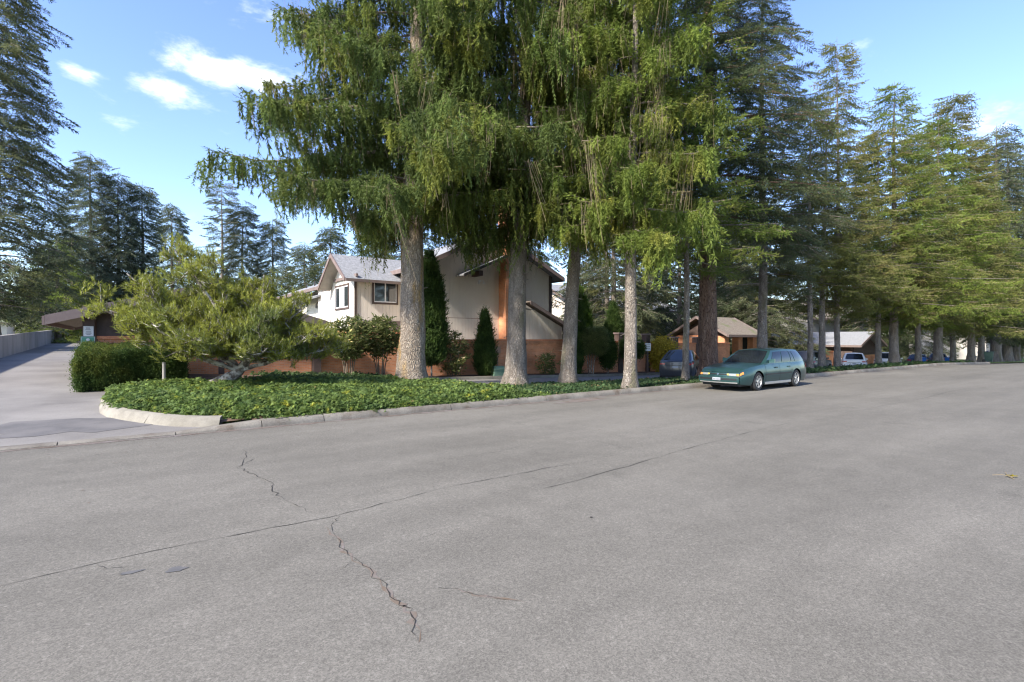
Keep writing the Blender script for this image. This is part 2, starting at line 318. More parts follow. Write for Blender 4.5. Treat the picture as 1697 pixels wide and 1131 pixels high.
M['pine'] = leaf_mat('pine_needles', (0.18, 0.205, 0.034), (0.33, 0.345, 0.06), (0.14, 0.18, 0.05), scale=1.2, s3=0.8)
M['cypress'] = leaf_mat('cypress_foliage', (0.04, 0.075, 0.018), (0.085, 0.135, 0.03), scale=2.5)
M['cypress_lime'] = leaf_mat('bright_arborvitae_foliage', (0.06, 0.12, 0.018), (0.12, 0.19, 0.03), scale=2)
M['hedge'] = leaf_mat('hedge_leaf', (0.04, 0.075, 0.018), (0.08, 0.125, 0.028), (0.15, 0.165, 0.03), scale=3, s3=0.9, t3=(0.5, 0.7))
M['ivy'] = leaf_mat('ivy_leaf', (0.080, 0.128, 0.040), (0.175, 0.24, 0.055), (0.38, 0.37, 0.05), scale=2.6, s3=2.6, t3=(0.59, 0.70))
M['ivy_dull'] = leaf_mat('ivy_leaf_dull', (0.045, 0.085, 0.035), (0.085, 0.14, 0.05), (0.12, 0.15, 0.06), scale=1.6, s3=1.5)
M['rhodo'] = leaf_mat('rhododendron_leaf', (0.09, 0.12, 0.04), (0.19, 0.21, 0.07), scale=2)
M['bloom'] = material('pale_bud', (0.55, 0.42, 0.30), (0.50, 0.42, 0.10), scale=6, rough=0.7)
M['yellow'] = leaf_mat('yellow_shrub_leaf', (0.35, 0.28, 0.03), (0.45, 0.36, 0.05))

# ------------------------------------------------------------------ foliage: one scatter node group, templates held in the same mesh
KT = 4
def scatter_group():
    ng = bpy.data.node_groups.new('foliage_scatter', 'GeometryNodeTree')
    ng.interface.new_socket('Geometry', in_out='INPUT', socket_type='NodeSocketGeometry'); ng.interface.new_socket('Geometry', in_out='OUTPUT', socket_type='NodeSocketGeometry')
    N = ng.nodes; L = ng.links; gi = N.new('NodeGroupInput'); go = N.new('NodeGroupOutput')
    def attr(nm, ty):
        n = N.new('GeometryNodeInputNamedAttribute'); n.data_type = ty; n.inputs['Name'].default_value = nm
        return [o for o in n.outputs if o.enabled and o.name == 'Attribute'][0]
    def sep(k):
        c = N.new('FunctionNodeCompare'); c.data_type = 'INT'; c.operation = 'EQUAL'; ins = [i for i in c.inputs if i.enabled]
        L.new(attr('src', 'INT'), ins[0]); ins[1].default_value = k
        s = N.new('GeometryNodeSeparateGeometry'); s.domain = 'POINT'; L.new(gi.outputs[0], s.inputs['Geometry']); L.new(c.outputs[0], s.inputs['Selection']); return s.outputs['Selection']
    j = N.new('GeometryNodeJoinGeometry')
    for k in reversed(range(KT)):      # the join node hands back its inputs last first
        g = N.new('GeometryNodeGeometryToInstance'); L.new(sep(k), g.inputs[0]); L.new(g.outputs[0], j.inputs[0])
    io = N.new('GeometryNodeInstanceOnPoints'); L.new(sep(-1), io.inputs['Points']); L.new(j.outputs[0], io.inputs['Instance'])
    io.inputs['Pick Instance'].default_value = True; L.new(attr('tid', 'INT'), io.inputs['Instance Index'])
    e = N.new('FunctionNodeEulerToRotation'); L.new(attr('rot', 'FLOAT_VECTOR'), e.inputs[0]); L.new(e.outputs[0], io.inputs['Rotation'])
    L.new(attr('scl', 'FLOAT_VECTOR'), io.inputs['Scale']); L.new(io.outputs[0], go.inputs[0]); return ng
SCATTER = scatter_group()
def scatter(name, templates, pts, rot, scl, tid, mats, parent=None):
    """One foliage object: TEMPLATES are (verts, faces, material indices); PTS etc. one row for each clump."""
    pts = np.asarray(pts, float); n = len(pts); V = []; Fc = []; mi = []; src = []
    for k in range(KT):
        v, f, m = templates[k % len(templates)]; b = len(V); V += [tuple(p) for p in v]; Fc += [tuple(b + i for i in q) for q in f]; mi += list(m); src += [k] * len(v)
    nb = len(V); V += [tuple(p) for p in pts]
    me = bpy.data.meshes.new(name); me.from_pydata(V, [], Fc)
    for m in mats: me.materials.append(m)
    me.polygons.foreach_set('material_index', mi)
    def put(nm, ty, key, arr):
        a = me.attributes.new(nm, ty, 'POINT'); a.data.foreach_set(key, np.ascontiguousarray(arr).ravel())
    put('src', 'INT', 'value', np.array(src + [-1] * n, np.int32)); put('tid', 'INT', 'value', np.concatenate([np.zeros(nb), np.asarray(tid)]).astype(np.int32))
    put('rot', 'FLOAT_VECTOR', 'vector', np.concatenate([np.zeros((nb, 3)), np.asarray(rot, float)]).astype(np.float32))
    scl = np.asarray(scl, float); scl = scl[:, None].repeat(3, 1) if scl.ndim == 1 else scl
    put('scl', 'FLOAT_VECTOR', 'vector', np.concatenate([np.ones((nb, 3)), scl]).astype(np.float32))
    me.update(); o = link(name, me, parent); o['kind'] = 'stuff'; md = o.modifiers.new('scatter', 'NODES'); md.node_group = SCATTER
    return o

class TB:                      # template builder: thin triangles
    def __init__(s): s.v = []; s.f = []; s.m = []
    def blade(s, p, d, l, w, m=0, side=None):
        p = np.asarray(p, float); d = np.asarray(d, float); d = d / (np.linalg.norm(d) + 1e-9)
        q = rng.normal(size=3) if side is None else np.asarray(side, float); q = q - d * q.dot(d); q /= np.linalg.norm(q) + 1e-9
        b = len(s.v); s.v += [p - q * w / 2, p + q * w / 2, p + d * l]; s.f.append((b, b + 1, b + 2)); s.m.append(m)
    def strip(s, a, b_, w, m=0):
        a = np.asarray(a, float); b_ = np.asarray(b_, float); d = b_ - a; q = np.cross(d, rng.normal(size=3)); q /= np.linalg.norm(q) + 1e-9
        i = len(s.v); s.v += [a - q * w / 2, a + q * w / 2, b_ + q * w / 2, b_ - q * w / 2]; s.f.append((i, i + 1, i + 2, i + 3)); s.m.append(m)
    def leaf(s, p, d, n, l, w, m=0):          # a folded leaf: two quads
        p = np.asarray(p, float); d = np.asarray(d, float); d /= np.linalg.norm(d) + 1e-9; n = np.asarray(n, float)
        q = np.cross(d, n); q /= np.linalg.norm(q) + 1e-9; n = np.cross(q, d); i = len(s.v)
        s.v += [p, p + d * l * .45 + q * w / 2 + n * w * .18, p + d * l, p + d * l * .45 - q * w / 2 + n * w * .18, p + d * l * .5]
        s.f += [(i, i + 1, i + 2, i + 4), (i, i + 4, i + 2, i + 3)]; s.m += [m, m]
    def out(s): return (s.v, s.f, s.m)
def brush(tb, a, b, r, n, lw=0.016, m=0, fwd=0.8, twig=None):   # needles round a shoot from a to b
    a = np.asarray(a, float); b = np.asarray(b, float); ax = b - a; L_ = np.linalg.norm(ax); ax = ax / (L_ + 1e-9)
    if twig is not None: tb.strip(a, b, 0.012, twig)
    for i in range(n):
        t = (i + rng.random()) / n; q = rng.normal(size=3); q -= ax * q.dot(ax); q /= np.linalg.norm(q) + 1e-9
        tb.blade(a + ax * L_ * t, q * 1.0 + ax * fwd, r * rng.uniform(.8, 1.25), lw, m)
def t_curtain(kind='green', lmin=.35, lmax=.95):
    """About 0.6 m of drooping spruce branch along +X with hanging tassels."""
    tb = TB(); nt = 5
    for i in range(nt):
        x = 0.05 + 0.55 * (i + rng.random() * .8) / nt; y = rng.normal() * .11; L_ = rng.uniform(lmin, lmax) * (1.5 if kind == 'bare' else 1)
        if kind == 'bare':
            for k in range(3): tb.strip((x + rng.normal() * .05, y + rng.normal() * .05, .02), (x + rng.normal() * .12, y + rng.normal() * .10, -L_ * rng.uniform(.7, 1.6)), rng.uniform(.006, .011), 1)
            if rng.random() < .4: brush(tb, (x, y, -L_ * .8), (x, y, -L_ * 1.3), .10, 10, .024, 0, 1.0)
            continue
        p = np.array([x, y, 0.0]); seg = 5 if lmax < 1.2 else 7
        for k in range(seg):
            q = p + np.array([rng.normal() * .03, rng.normal() * .03, -L_ / seg]); brush(tb, p, q, .125 * (1.1 - .09 * k), 10, .036, 0, .85); p = q
            if k in (1, 2, 3) and rng.random() < .55:
                e = p + np.array([rng.normal() * .18, rng.normal() * .18, -.2]); brush(tb, p, e, .10, 10, .034, 0, .9)
        if rng.random() < .25: tb.strip((x, y, 0), (x + rng.normal() * .05, y, -L_ * 1.2), .012, 1)
    for k in range(10): tb.blade((rng.uniform(0, .6), 0, 0), (rng.uniform(.3, 1), rng.normal() * .8, rng.uniform(-.1, .7)), .11, .03, 0)
    tb.strip((0, 0, 0), (.62, 0, 0), .022, 1); return tb.out()
def t_frond(droop=0.25, n=7, L_=0.8):
    """A flat-ish fir spray along +X with side shoots."""
    tb = TB(); tb.strip((0, 0, 0), (L_, 0, -droop * .5), .02, 1)
    for i in range(n):
        t = (i + .5) / n
        for sd in (-1, 1):
            l = (1 - t * .75) * .42 * rng.uniform(.7, 1.15); a = np.array([L_ * t, 0, -droop * .5 * t]); an = rng.uniform(.7, 1.1)
            b = a + np.array([math.cos(an) * l, sd * math.sin(an) * l, -droop * l * rng.uniform(.2, 1.3)]); brush(tb, a, b, .085, 9, .028, 0, 1.0)
    brush(tb, (L_ * .8, 0, -droop * .4), (L_ + .12, 0, -droop * .5), .09, 10, .028); return tb.out()
def t_spruce_up():
    """A spruce branch end: stiff shoots that spread and hang a little."""
    tb = TB(); tb.strip((0, 0, 0), (.6, 0, .03), .02, 1)
    for i in range(9):
        t = i / 9; sd = -1 if i % 2 else 1; a = np.array([.6 * t, 0, .03 * t]); l = rng.uniform(.22, .42)
        b = a + np.array([.5 * l, sd * .6 * l, rng.uniform(-.75, .15) * l]); brush(tb, a, b, .085, 13, .030, 0, 1.0)
    brush(tb, (.5, 0, 0), (.8, 0, .08), .09, 12, .03, 0, 1.0); return tb.out()
def t_tuft():
    tb = TB()
    for k in range(3):
        d = np.array([rng.normal() * .5, rng.normal() * .5, 1.0]); d /= np.linalg.norm(d); a = np.array([rng.normal() * .06, rng.normal() * .06, -.08]); brush(tb, a, a + d * rng.uniform(.2, .34), .10, 26, .014, 0, 1.3, 1)
    return tb.out()
def t_upright():
    tb = TB()
    for k in range(7):
        a = np.array([rng.normal() * .07, rng.normal() * .07, rng.uniform(-.1, .05)]); d = np.array([rng.normal() * .35, rng.normal() * .35, 1.0]); d /= np.linalg.norm(d)
        brush(tb, a, a + d * rng.uniform(.16, .32), .06, 10, .034, 0, 1.4)
    return tb.out()
def t_leaves(n=9, l=.09, w=.05, spread=.10, up=.6, m2=0.0):
    tb = TB()
    for k in range(n):
        d = np.array([rng.normal(), rng.normal(), rng.normal() * .5 + up * .3]); tb.leaf(rng.normal(size=3) * spread * np.array([1, 1, .6]), d, (rng.normal() * .5, rng.normal() * .5, 1), l * rng.uniform(.7, 1.3), w * rng.uniform(.8, 1.2), 1 if rng.random() < m2 else 0)
    return tb.out()
def t_ivy():
    tb = TB()
    for k in range(7):
        p = np.array([rng.normal() * .09, rng.normal() * .09, rng.uniform(-.03, .05)]); az = rng.uniform(0, 2 * PI); tl = rng.uniform(.15, .9); n = np.array([math.cos(az) * tl, math.sin(az) * tl, 1.0]); n /= np.linalg.norm(n)
        d = np.cross(n, rng.normal(size=3)); d /= np.linalg.norm(d); q = np.cross(n, d); s_ = rng.uniform(.05, .085); i = len(tb.v)
        for (a, r) in ((-PI, .25), (-2.2, .75), (-1.6, .5), (-1.0, .95), (-.5, .5), (0, 1.15), (.5, .5), (1.0, .95), (1.6, .5), (2.2, .75)): tb.v.append(p + (d * math.cos(a) + q * math.sin(a)) * s_ * r + n * (.012 if r < .6 else -.006))
        tb.f.append(tuple(range(i, i + 10))); tb.m.append(0)
    return tb.out()
T_CURT = [t_curtain(), t_curtain(), t_spruce_up(), t_curtain('bare')]; T_LONG = [t_curtain('green', .6, 1.6), t_curtain('green', .5, 1.3), t_spruce_up(), t_curtain('bare')]
T_FROND = [t_frond() for _ in range(4)]; T_FROND_FLAT = [t_frond(.05, 6) for _ in range(4)]
T_SPR = [t_spruce_up() for _ in range(4)]; T_TUFT = [t_tuft() for _ in range(4)]; T_UP = [t_upright() for _ in range(4)]
T_HEDGE = [t_leaves(14, .055, .03, .07) for _ in range(4)]; T_RHODO = [t_leaves(12, .15, .05, .08, .8, .08) for _ in range(4)]; T_IVY = [t_ivy() for _ in range(4)]; T_BROAD = [t_leaves(12, .16, .09, .16) for _ in range(4)]

# ------------------------------------------------------------------ trees
def trunk_points(h, lean, r0, n=26, wob=0.05):
    pts = []; ph = random.uniform(0, 6)
    for i in range(n):
        t = (i / (n - 1)) ** 1.3; z = -0.3 + t * (h + .3); k = max(z, 0) / h
        pts.append(Vector((lean[0] * k + wob * math.sin(z * .5 + ph) * min(1, z / 3 if z > 0 else 0), lean[1] * k + wob * math.cos(z * .43 + ph) * min(1, z / 3 if z > 0 else 0), z)))
    return pts
def trunk_mesh(mb, pts, r0, h, flare=0.6, sides=14, rough=0.05):
    rings = []
    for p in pts:
        k = max(p.z, 0) / h; r = r0 * max(.03, max(0, 1 - k) ** .85) + r0 * flare * math.exp(-max(p.z, -.2) * 2.6)
        rings.append([(p.x + math.cos(a) * r * (1 + rough * random.gauss(0, 1) + .10 * flare * math.cos(a * 3 + 1) * math.exp(-max(p.z, 0) * 2)), p.y + math.sin(a) * r * (1 + rough * random.gauss(0, 1)), p.z) for a in [2 * PI * j / sides for j in range(sides)]])
    vs = [v for r in rings for v in r]; k = len(rings)
    mb.add(vs, [(i * sides + j, i * sides + (j + 1) % sides, (i + 1) * sides + (j + 1) % sides, (i + 1) * sides + j) for i in range(k - 1) for j in range(sides)])
def along(pts, z):
    for a, b in zip(pts, pts[1:]):
        if a.z <= z <= b.z: return a.lerp(b, (z - a.z) / max(b.z - a.z, 1e-6))
    return pts[-1].copy()
def conifer(name, label, x, y, h, cb, R, r0, leaf, bark='bark_grey', lean=(0, 0), style='weep', dens=3.2, group=None, bare=0.06, scale=1.0, shape=0.75, step=0.36, skirt=None, secs=True, rough=0.05, droop=None, z=None, low_fill=1.0, long=False, seed=0, cat='tree', azr=None):
    zb = zgf(x, y) if z is None else z; random.seed(label + str(seed))      # every tree keeps its own shape
    root = empty(name, (x, y, zb), 0, label, cat, group); tp = trunk_points(h, lean, r0); mb = MB(); trunk_mesh(mb, tp, r0, h, sides=14 if r0 > .2 else 9, rough=rough)
    if r0 > .15 and y < 20:
        for _ in range(22):
            q = along(tp, random.uniform(1.2, cb + 1)); a = random.uniform(0, 6.28); rr = r0 * .8; l = random.uniform(.08, .5 if q.z > 3 else .2)
            mb.tube([q + Vector((math.cos(a) * rr * .8, math.sin(a) * rr * .8, 0)), q + Vector((math.cos(a) * (rr + l), math.sin(a) * (rr + l), random.uniform(-.12, .08)))], [.022, .009], 4)
    P, Rt, S, Ti = [], [], [], []; n = int((h - cb) * dens); az = random.uniform(0, 6)
    if droop is None: droop = {'weep': (.06, -.85, .62), 'frond': (.05, -.30, .10), 'spread': (.10, -.40, .22), 'up': (.18, -.25, .12)}[style]
    for i in range(n):
        u = (i + random.random()) / n; zz = cb + (h - cb) * (u ** 1.0) * .985; az += 2.399 + random.gauss(0, .25)
        if azr is not None and random.random() < azr[2]: az = random.uniform(azr[0], azr[1])
        L_ = R * (1 - u) ** shape * random.uniform(.6, 1.15) + .25 * scale
        if u < .08: L_ *= random.uniform(.55, .95) * low_fill
        c0 = along(tp, zz); hd = Vector((math.cos(az), math.sin(az), 0)); sd = Vector((-hd.y, hd.x, 0)); bend = random.gauss(0, .12)
        def pos(s): return c0 + hd * (L_ * s) + sd * (bend * L_ * s * s) + Vector((0, 0, L_ * (droop[0] * s + droop[1] * s * s + droop[2] * s ** 3)))
        k = 7; mb.tube([pos(j / (k - 1)) for j in range(k)], [max(.008, (.012 + .010 * L_) * (1 - .85 * j / (k - 1))) for j in range(k)], 4, cap=False)
        m = max(2, int(L_ / (step * scale))); s0 = .10 if style == 'weep' else .16
        for j in range(m):
            s = s0 + (1 - s0) * (j + random.random() * .6) / m; p = pos(s); t = (pos(min(1, s + .04)) - pos(s - .04)); ha = math.atan2(t.y, t.x); pit = -math.atan2(t.z, math.hypot(t.x, t.y))
            def put(p, ha, pit, sc, tip=False):
                P.append(tuple(p)); Ti.append((3 if random.random() < bare else 2 if (tip or random.random() < .10) else random.randrange(2)) if style == 'weep' else random.randrange(4)); S.append((sc, sc, sc * (random.choice((.55, .7, .85, 1.0, 1.0, 1.2, 1.6)) if style == 'weep' else random.uniform(.85, 1.15))))
                Rt.append((random.gauss(0, .15 if style == 'weep' else .5), (pit * .6 if style == 'weep' else pit + random.gauss(0, .12)), ha))
            put(p + Vector((0, 0, 0 if style == 'weep' else random.gauss(-.08, .16) * scale)), ha + random.gauss(0, .25), pit + (0 if style == 'weep' else .12), scale * random.uniform(.85, 1.25), s > .93)
            if secs and s > .2:
                for sg in (-1, 1):
                    if random.random() < .82:
                        ls = (.18 + .22 * (1 - s)) * min(L_, 4.5) * (.85 if style == 'weep' else 1) * random.uniform(.5, 1.1); a2 = ha + sg * random.uniform(.6, 1.15); q = max(1, int(ls / (step * 1.25 * scale)))
                        for e in range(q):
                            f = (e + .6) / q; put(p + Vector((math.cos(a2) * ls * f, math.sin(a2) * ls * f, -.28 * ls * f * f - .05 - (0 if style == 'weep' else abs(random.gauss(0, .2)) * scale))), a2 + random.gauss(0, .25), .15 + pit * .4, scale * random.uniform(.75, 1.15))
    T = {'weep': T_LONG if long else T_CURT, 'frond': T_FROND, 'spread': T_SPR, 'up': T_FROND_FLAT}[style]
    mb.build('trunk', M[bark], root, smooth=80)
    scatter('crown', T, P, Rt, S, Ti, [M[leaf], M['tan_twig'] if style in ('weep', 'spread') else M[bark]], root)
    return root

# ------------------------------------------------------------------ ground, street, driveway, lane, kerbs
def sheet(name, xs, ys, dz, mat, zfun=zg, keep=None, parent=None, kind='structure'):
    X, Y = np.meshgrid(xs, ys, indexing='ij'); Z = zfun(X, Y) + (dz(X, Y) if callable(dz) else dz); nx, ny = X.shape
    v = np.stack([X, Y, Z], -1).reshape(-1, 3); f = []
    for i in range(nx - 1):
        for j in range(ny - 1):
            if keep is None or keep((xs[i] + xs[i + 1]) / 2, (ys[j] + ys[j + 1]) / 2): f.append((i * ny + j, (i + 1) * ny + j, (i + 1) * ny + j + 1, i * ny + j + 1))
    me = bpy.data.meshes.new(name); me.from_pydata(v.tolist(), [], f); me.materials.append(mat); me.polygons.foreach_set('use_smooth', [True] * len(f)); me.update()
    o = link(name, me, parent)
    if parent is None: o['kind'] = kind
    return o
sheet('ground', np.r_[np.linspace(-400, -60, 12), np.arange(-56, 140, 2.0), np.linspace(145, 700, 14)], np.r_[np.linspace(-300, -40, 10), np.arange(-36, 130, 2.0), np.linspace(140, 600, 12)], -0.07, M['terrain'])
street = sheet('street', np.r_[-70, -40, np.linspace(-20, 130, 76), 160, 220], np.linspace(-4.5, 11.42, 9), 0.0, M['asphalt'], lambda X, Y: z_street(X))
sheet('verge', np.linspace(-70, 200, 60), np.linspace(-9, -4.65, 3), 0.10, M['lawn'], lambda X, Y: z_street(X))
drive = sheet('driveway', np.r_[np.linspace(-14, -6, 5), np.linspace(-5.6, 1.2, 12)], np.r_[np.linspace(11.5, 30, 22), np.linspace(32, 96, 20)], 0.012, M['drive'], keep=lambda x, y: x > -5.6 or y < 24)
sheet('carport_floor', np.linspace(-1.0, 6.6, 8), np.linspace(23.3, 35, 8), 0.02, M['lot'])
lane = sheet('lane', np.linspace(9.6, 112, 62), np.linspace(15.6, 21.45, 14), 0.0, M['lot'], keep=lambda x, y: y > 17.4 or x > 22)
sheet('lawn', np.linspace(57.5, 160, 40), np.linspace(11.5, 19, 6), 0.07, M['lawn'])

def ribbon(name, pts, w, mat, parent, dz=0.003, jit=0.02, zf=z_street, n=6):
    """An irregular thin mark lying on the road surface."""
    P = [];
    for a, b in zip(pts, pts[1:]):
        for k in range(n):
            t = k / n; P.append((a[0] + (b[0] - a[0]) * t + random.gauss(0, jit), a[1] + (b[1] - a[1]) * t + random.gauss(0, jit)))
    P.append(pts[-1]); mb = MB(); rows = []
    for i, p in enumerate(P):
        a = P[max(i - 1, 0)]; b = P[min(i + 1, len(P) - 1)]; d = Vector((b[0] - a[0], b[1] - a[1])); d.normalize() if d.length > 0 else None
        ww = w * .75 * random.choice((.3, .5, .7, .9, 1.2, 1.6)) * min(1, (i + .3) / 4, (len(P) - i - .7) / 4); z = float(zf(np.float64(p[0]))) + dz
        rows.append([(p[0] - d.y * ww / 2, p[1] + d.x * ww / 2, z), (p[0] + d.y * ww / 2, p[1] - d.x * ww / 2, z)])
    return mb.grid(rows).build(name, mat, parent)
ribbon('crack_dirt', [(1.52, 5.0), (1.47, 4.3), (1.5, 3.78), (1.46, 3.35), (1.49, 3.09), (1.36, 2.75)], .035, M['crack_rust'], street, .002, .02)
ribbon('crack_dirt', [(1.85, 3.22), (1.95, 3.02), (2.15, 2.76)], .04, M['crack_rust'], street, .002, .01)
for pts, w, j in (([(-4, 5.1), (-.7, 5.15), (0, 5.25), (1, 5.24), (1.6, 5.22), (2.3, 5.33), (3.06, 5.46), (3.9, 5.44), (4.67, 5.48), (5.2, 5.42), (6.2, 5.5)], .010, .010), ([(3.8, 4.72), (4.24, 4.75), (5.86, 4.91), (7.6, 5.15), (9.66, 5.32), (12, 5.4)], .011, .014),
                  ([(1.53, 9.3), (1.45, 8.6), (1.25, 8.0), (1.33, 7.5), (1.44, 6.92), (1.36, 6.4), (1.44, 5.89), (1.52, 5.45)], .009, .018), ([(1.70, 5.24), (1.66, 5.1), (1.55, 5.0), (1.47, 4.3), (1.5, 3.78), (1.46, 3.35), (1.49, 3.09), (1.36, 2.75)], .009, .013),
                  ([(1.74, 3.30), (1.85, 3.22), (1.95, 3.02), (2.0, 2.95), (2.15, 2.76)], .006, .008), ([(2.0, 4.15), (2.15, 4.2), (2.35, 4.25)], .004, .006), ([(12, 5.4), (18, 5.3), (26, 5.5)], .012, .03), ([(6.5, 4.3), (6.9, 4.35), (7.2, 4.6)], .005, .01), ([(1.25, 8.0), (1.5, 8.4), (1.62, 8.55)], .007, .012),
                  ([(1.6, 5.6), (2.1, 5.75), (2.7, 5.9)], .004, .01), ([(1.46, 4.1), (1.36, 4.0), (1.30, 4.02)], .005, .006), ([(1.5, 3.7), (1.62, 3.62)], .005, .006), ([(3.0, 6.6), (3.8, 6.75), (4.7, 6.72), (5.6, 6.9)], .004, .02), ([(-.2, 5.24), (-.1, 5.05), (.1, 4.98)], .004, .008), ([(2.9, 5.45), (3.0, 5.7), (3.3, 5.82)], .004, .01)):
    ribbon('crack', pts, w, M['crack'], street, .004, j)
def blotch(name, cx, cy, rx, ry, mat, parent, dz=.004, zf=None):
    ph = random.uniform(0, 6); zc = zf or (lambda x, y: float(z_street(np.float64(x))))
    ring = [(cx + math.cos(a) * rx * (1 + .25 * math.sin(3 * a + ph) + random.gauss(0, .1)), cy + math.sin(a) * ry * (1 + .2 * math.cos(2 * a + ph) + random.gauss(0, .1))) for a in np.linspace(0, 2 * PI, 22)[:-1]]
    return MB().add([(x, y, zc(x, y) + dz) for x, y in ring], [tuple(range(len(ring)))]).build(name, mat, parent)
M['tar'] = material('tar_spot', (0.065, 0.066, 0.07), (0.115, 0.11, 0.105), scale=5, rough=0.8)
blotch('tar_spot', .31, 4.73, .07, .045, M['tar'], street); blotch('tar_spot', .03, 4.87, .07, .03, M['tar'], street); blotch('tar_spot', 3.69, 3.69, .018, .015, M['crack'], street)
M['gutter'] = material('gutter_dirt', (0.115, 0.085, 0.065), (0.17, 0.15, 0.135), scale=2.5, detail=7, rough=1, fine=.2, fscale=40)
ribbon('gutter_dirt', [(-4, 11.33), (2, 11.30), (8, 11.29), (14, 11.30), (30, 11.30), (56, 11.32)], .20, M['gutter'], street, .004, .015, n=24)
blotch('damp_patch', 10.6, 10.9, 1.0, .22, M['gutter'], street, .006)
gz = lambda x, y: zgf(x, y) + .012
blotch('sealed_patch', -.9, 13.4, 1.5, 1.0, M['patch'], drive, .005, gz)
ribbon('crack', [(-1.9, 17.2), (-1.2, 17.0), (-.5, 17.3)], .02, M['crack'], drive, .03 + .14, .03)
# concrete kerb along the street, piece by piece, sinking to a low lip across the driveway mouth
kerb = empty('kerb'); kerb['kind'] = 'structure'
def kerb_section(x0, x1, h0, h1, y0=11.38, sk=0.0):
    n = max(2, int((x1 - x0) / .5)); rows = []
    for i in range(n + 1):
        t = i / n; x = x0 + .008 + (x1 - x0 - .016) * t; h = h0 + (h1 - h0) * t; b = float(z_street(np.float64(x))); j = random.gauss(0, .004)
        rows.append([(x, y0, b - .05), (x, y0 + .01 + j, b + h * .35), (x, y0 + .05 + j, b + h * .92), (x, y0 + .08, b + h + random.gauss(0, .003)), (x, y0 + .23, b + h + .004), (x, y0 + .27, b + h - .02), (x, y0 + .28, b - .05)])
    mb = MB().grid(rows, flip=True); mb.f += [tuple(range(7)), tuple(range(len(mb.v) - 7, len(mb.v)))[::-1]]; mb.m += [0, 0]
    return mb.build('kerb_section', M['concrete'], kerb, smooth=50)
for a, b in ((-14, -9), (-9, -4.2), (-4.2, -.9), (-.9, .75)): kerb_section(a, b, .035, .035)
kerb_section(.75, 2.2, .035, .135); kerb_section(2.2, 3.42, .14, .14)
xk = 3.42
while xk < 57: kerb_section(xk, min(xk + 3.1, 57.2), .14, .14); xk += 3.1
isl = empty('island_kerb'); isl['kind'] = 'structure'
arc = [(1.55, 11.98), (1.25, 12.1), (.85, 12.45), (.43, 13.05), (.08, 13.7), (-.18, 14.3), (-.32, 15.0), (-.36, 16.2), (-.36, 17.6), (-.2, 18.6)]
for k in range(0, len(arc) - 1, 3):
    seg = arc[k:k + 4]; rows = []
    for i, (x, y) in enumerate(seg):
        a = seg[max(i - 1, 0)]; b = seg[min(i + 1, len(seg) - 1)]; d = Vector((b[0] - a[0], b[1] - a[1])).normalized(); nx, ny = -d.y, d.x; z = zgf(x, y)   # outward = left of travel
        rows.append([(x - nx * o_ * -1, y - ny * o_ * -1, z + h) for o_, h in ((.16, -.1), (.14, .02), (.03, .18), (-.12, .20), (-.16, -.1))])
    MB().grid(rows).build('kerb_section', M['island'], isl, smooth=50)
lk = empty('lane_kerb'); lk['kind'] = 'structure'
for x in np.arange(9.6, 39, 3.2): MB().hexa([(x + .01, 21.45, zgf(x, 21.5) - .1), (x + 3.19, 21.45, zgf(x + 3.2, 21.5) - .1), (x + 3.19, 21.65, zgf(x + 3.2, 21.5) - .1), (x + .01, 21.65, zgf(x, 21.5) - .1)], [(x + .01, 21.47, zgf(x, 21.5) + .14), (x + 3.19, 21.47, zgf(x + 3.2, 21.5) + .14), (x + 3.19, 21.65, zgf(x + 3.2, 21.5) + .14), (x + .01, 21.65, zgf(x, 21.5) + .14)]).build('kerb_section', M['island'], lk)
# planting beds
def bed_back(x): return np.where(x < 9.0, 22.9, np.where(x < 16, 17.3, np.interp(x, [16, 22], [17.3, 15.5])))
def bed_front(x): return np.interp(x, [-.3, -.1, .43, .85, 1.5, 2.2, 2.4], [15.2, 14.45, 13.35, 12.75, 12.3, 11.85, 11.66])
def mound(X, Y):
    f, b = bed_front(X), bed_back(X); e = np.clip(np.minimum(Y - f, np.minimum(b - Y, X + .3)) / .9, 0, 1); k = sstep(8.0, 11.5, X); big = .15 * (1 - k) + .02 * k
    return .09 * (1 - k) + .02 * k + big * (e ** .6) + .04 * np.sin(X * 1.7 + 1) * np.cos(Y * 2.1) * e * (1 - .7 * k)
sheet('planting_bed', np.r_[np.arange(-.3, 24, .3), np.arange(24, 58, 1.0)], np.arange(11.66, 23.0, .3), mound, M['soil'], keep=lambda x, y: bed_front(x) - .1 < y < bed_back(x))
sheet('wall_bed', np.linspace(9.2, 39, 20), np.linspace(21.62, 23.1, 3), .13, M['soil'])
# ivy: leaf clumps all over the mound
P, Rt, S = [], [], []; Pd, Rd, Sd = [], [], []
def clumps(n, x0, x1, y0, y1, dull, s0, s1, dens=None):
    k = 0
    while k < n:
        x = random.uniform(x0, x1); y = random.uniform(y0, y1); k += 1
        if not (bed_front(x) - (.10 if x > 2.3 else .0) < y < bed_back(x) - .05): continue
        if dens and random.random() > dens(x, y): continue
        if not dull and math.sin(x * 2.3 + 1.3 * math.sin(y * 1.9)) * math.sin(y * 2.9 + x) > .72 and random.random() < .75: continue
        h = float(mound(np.float64(x), np.float64(y))); z = zgf(x, y) + h + (random.uniform(-.03, .05) if dull else random.uniform(-.02, .10)) + (.01 if dull else .04) * math.sin(x * 3.1) * math.sin(y * 2.7); s = random.uniform(s0, s1)
        (Pd if dull else P).append((x, y, z)); (Rd if dull else Rt).append((random.gauss(0, .35) + (.35 if y < bed_front(x) + .5 else 0), random.gauss(0, .3), random.uniform(0, 6.28))); (Sd if dull else S).append(s)
clumps(25000, -.3, 9.5, 11.6, 18.6, False, .6, 1.05); clumps(1200, 2.0, 10, 11.55, 12.2, False, .6, .9)
clumps(2200, 4, 9, 18.5, 22.5, True, .8, 1.3, lambda x, y: .35)
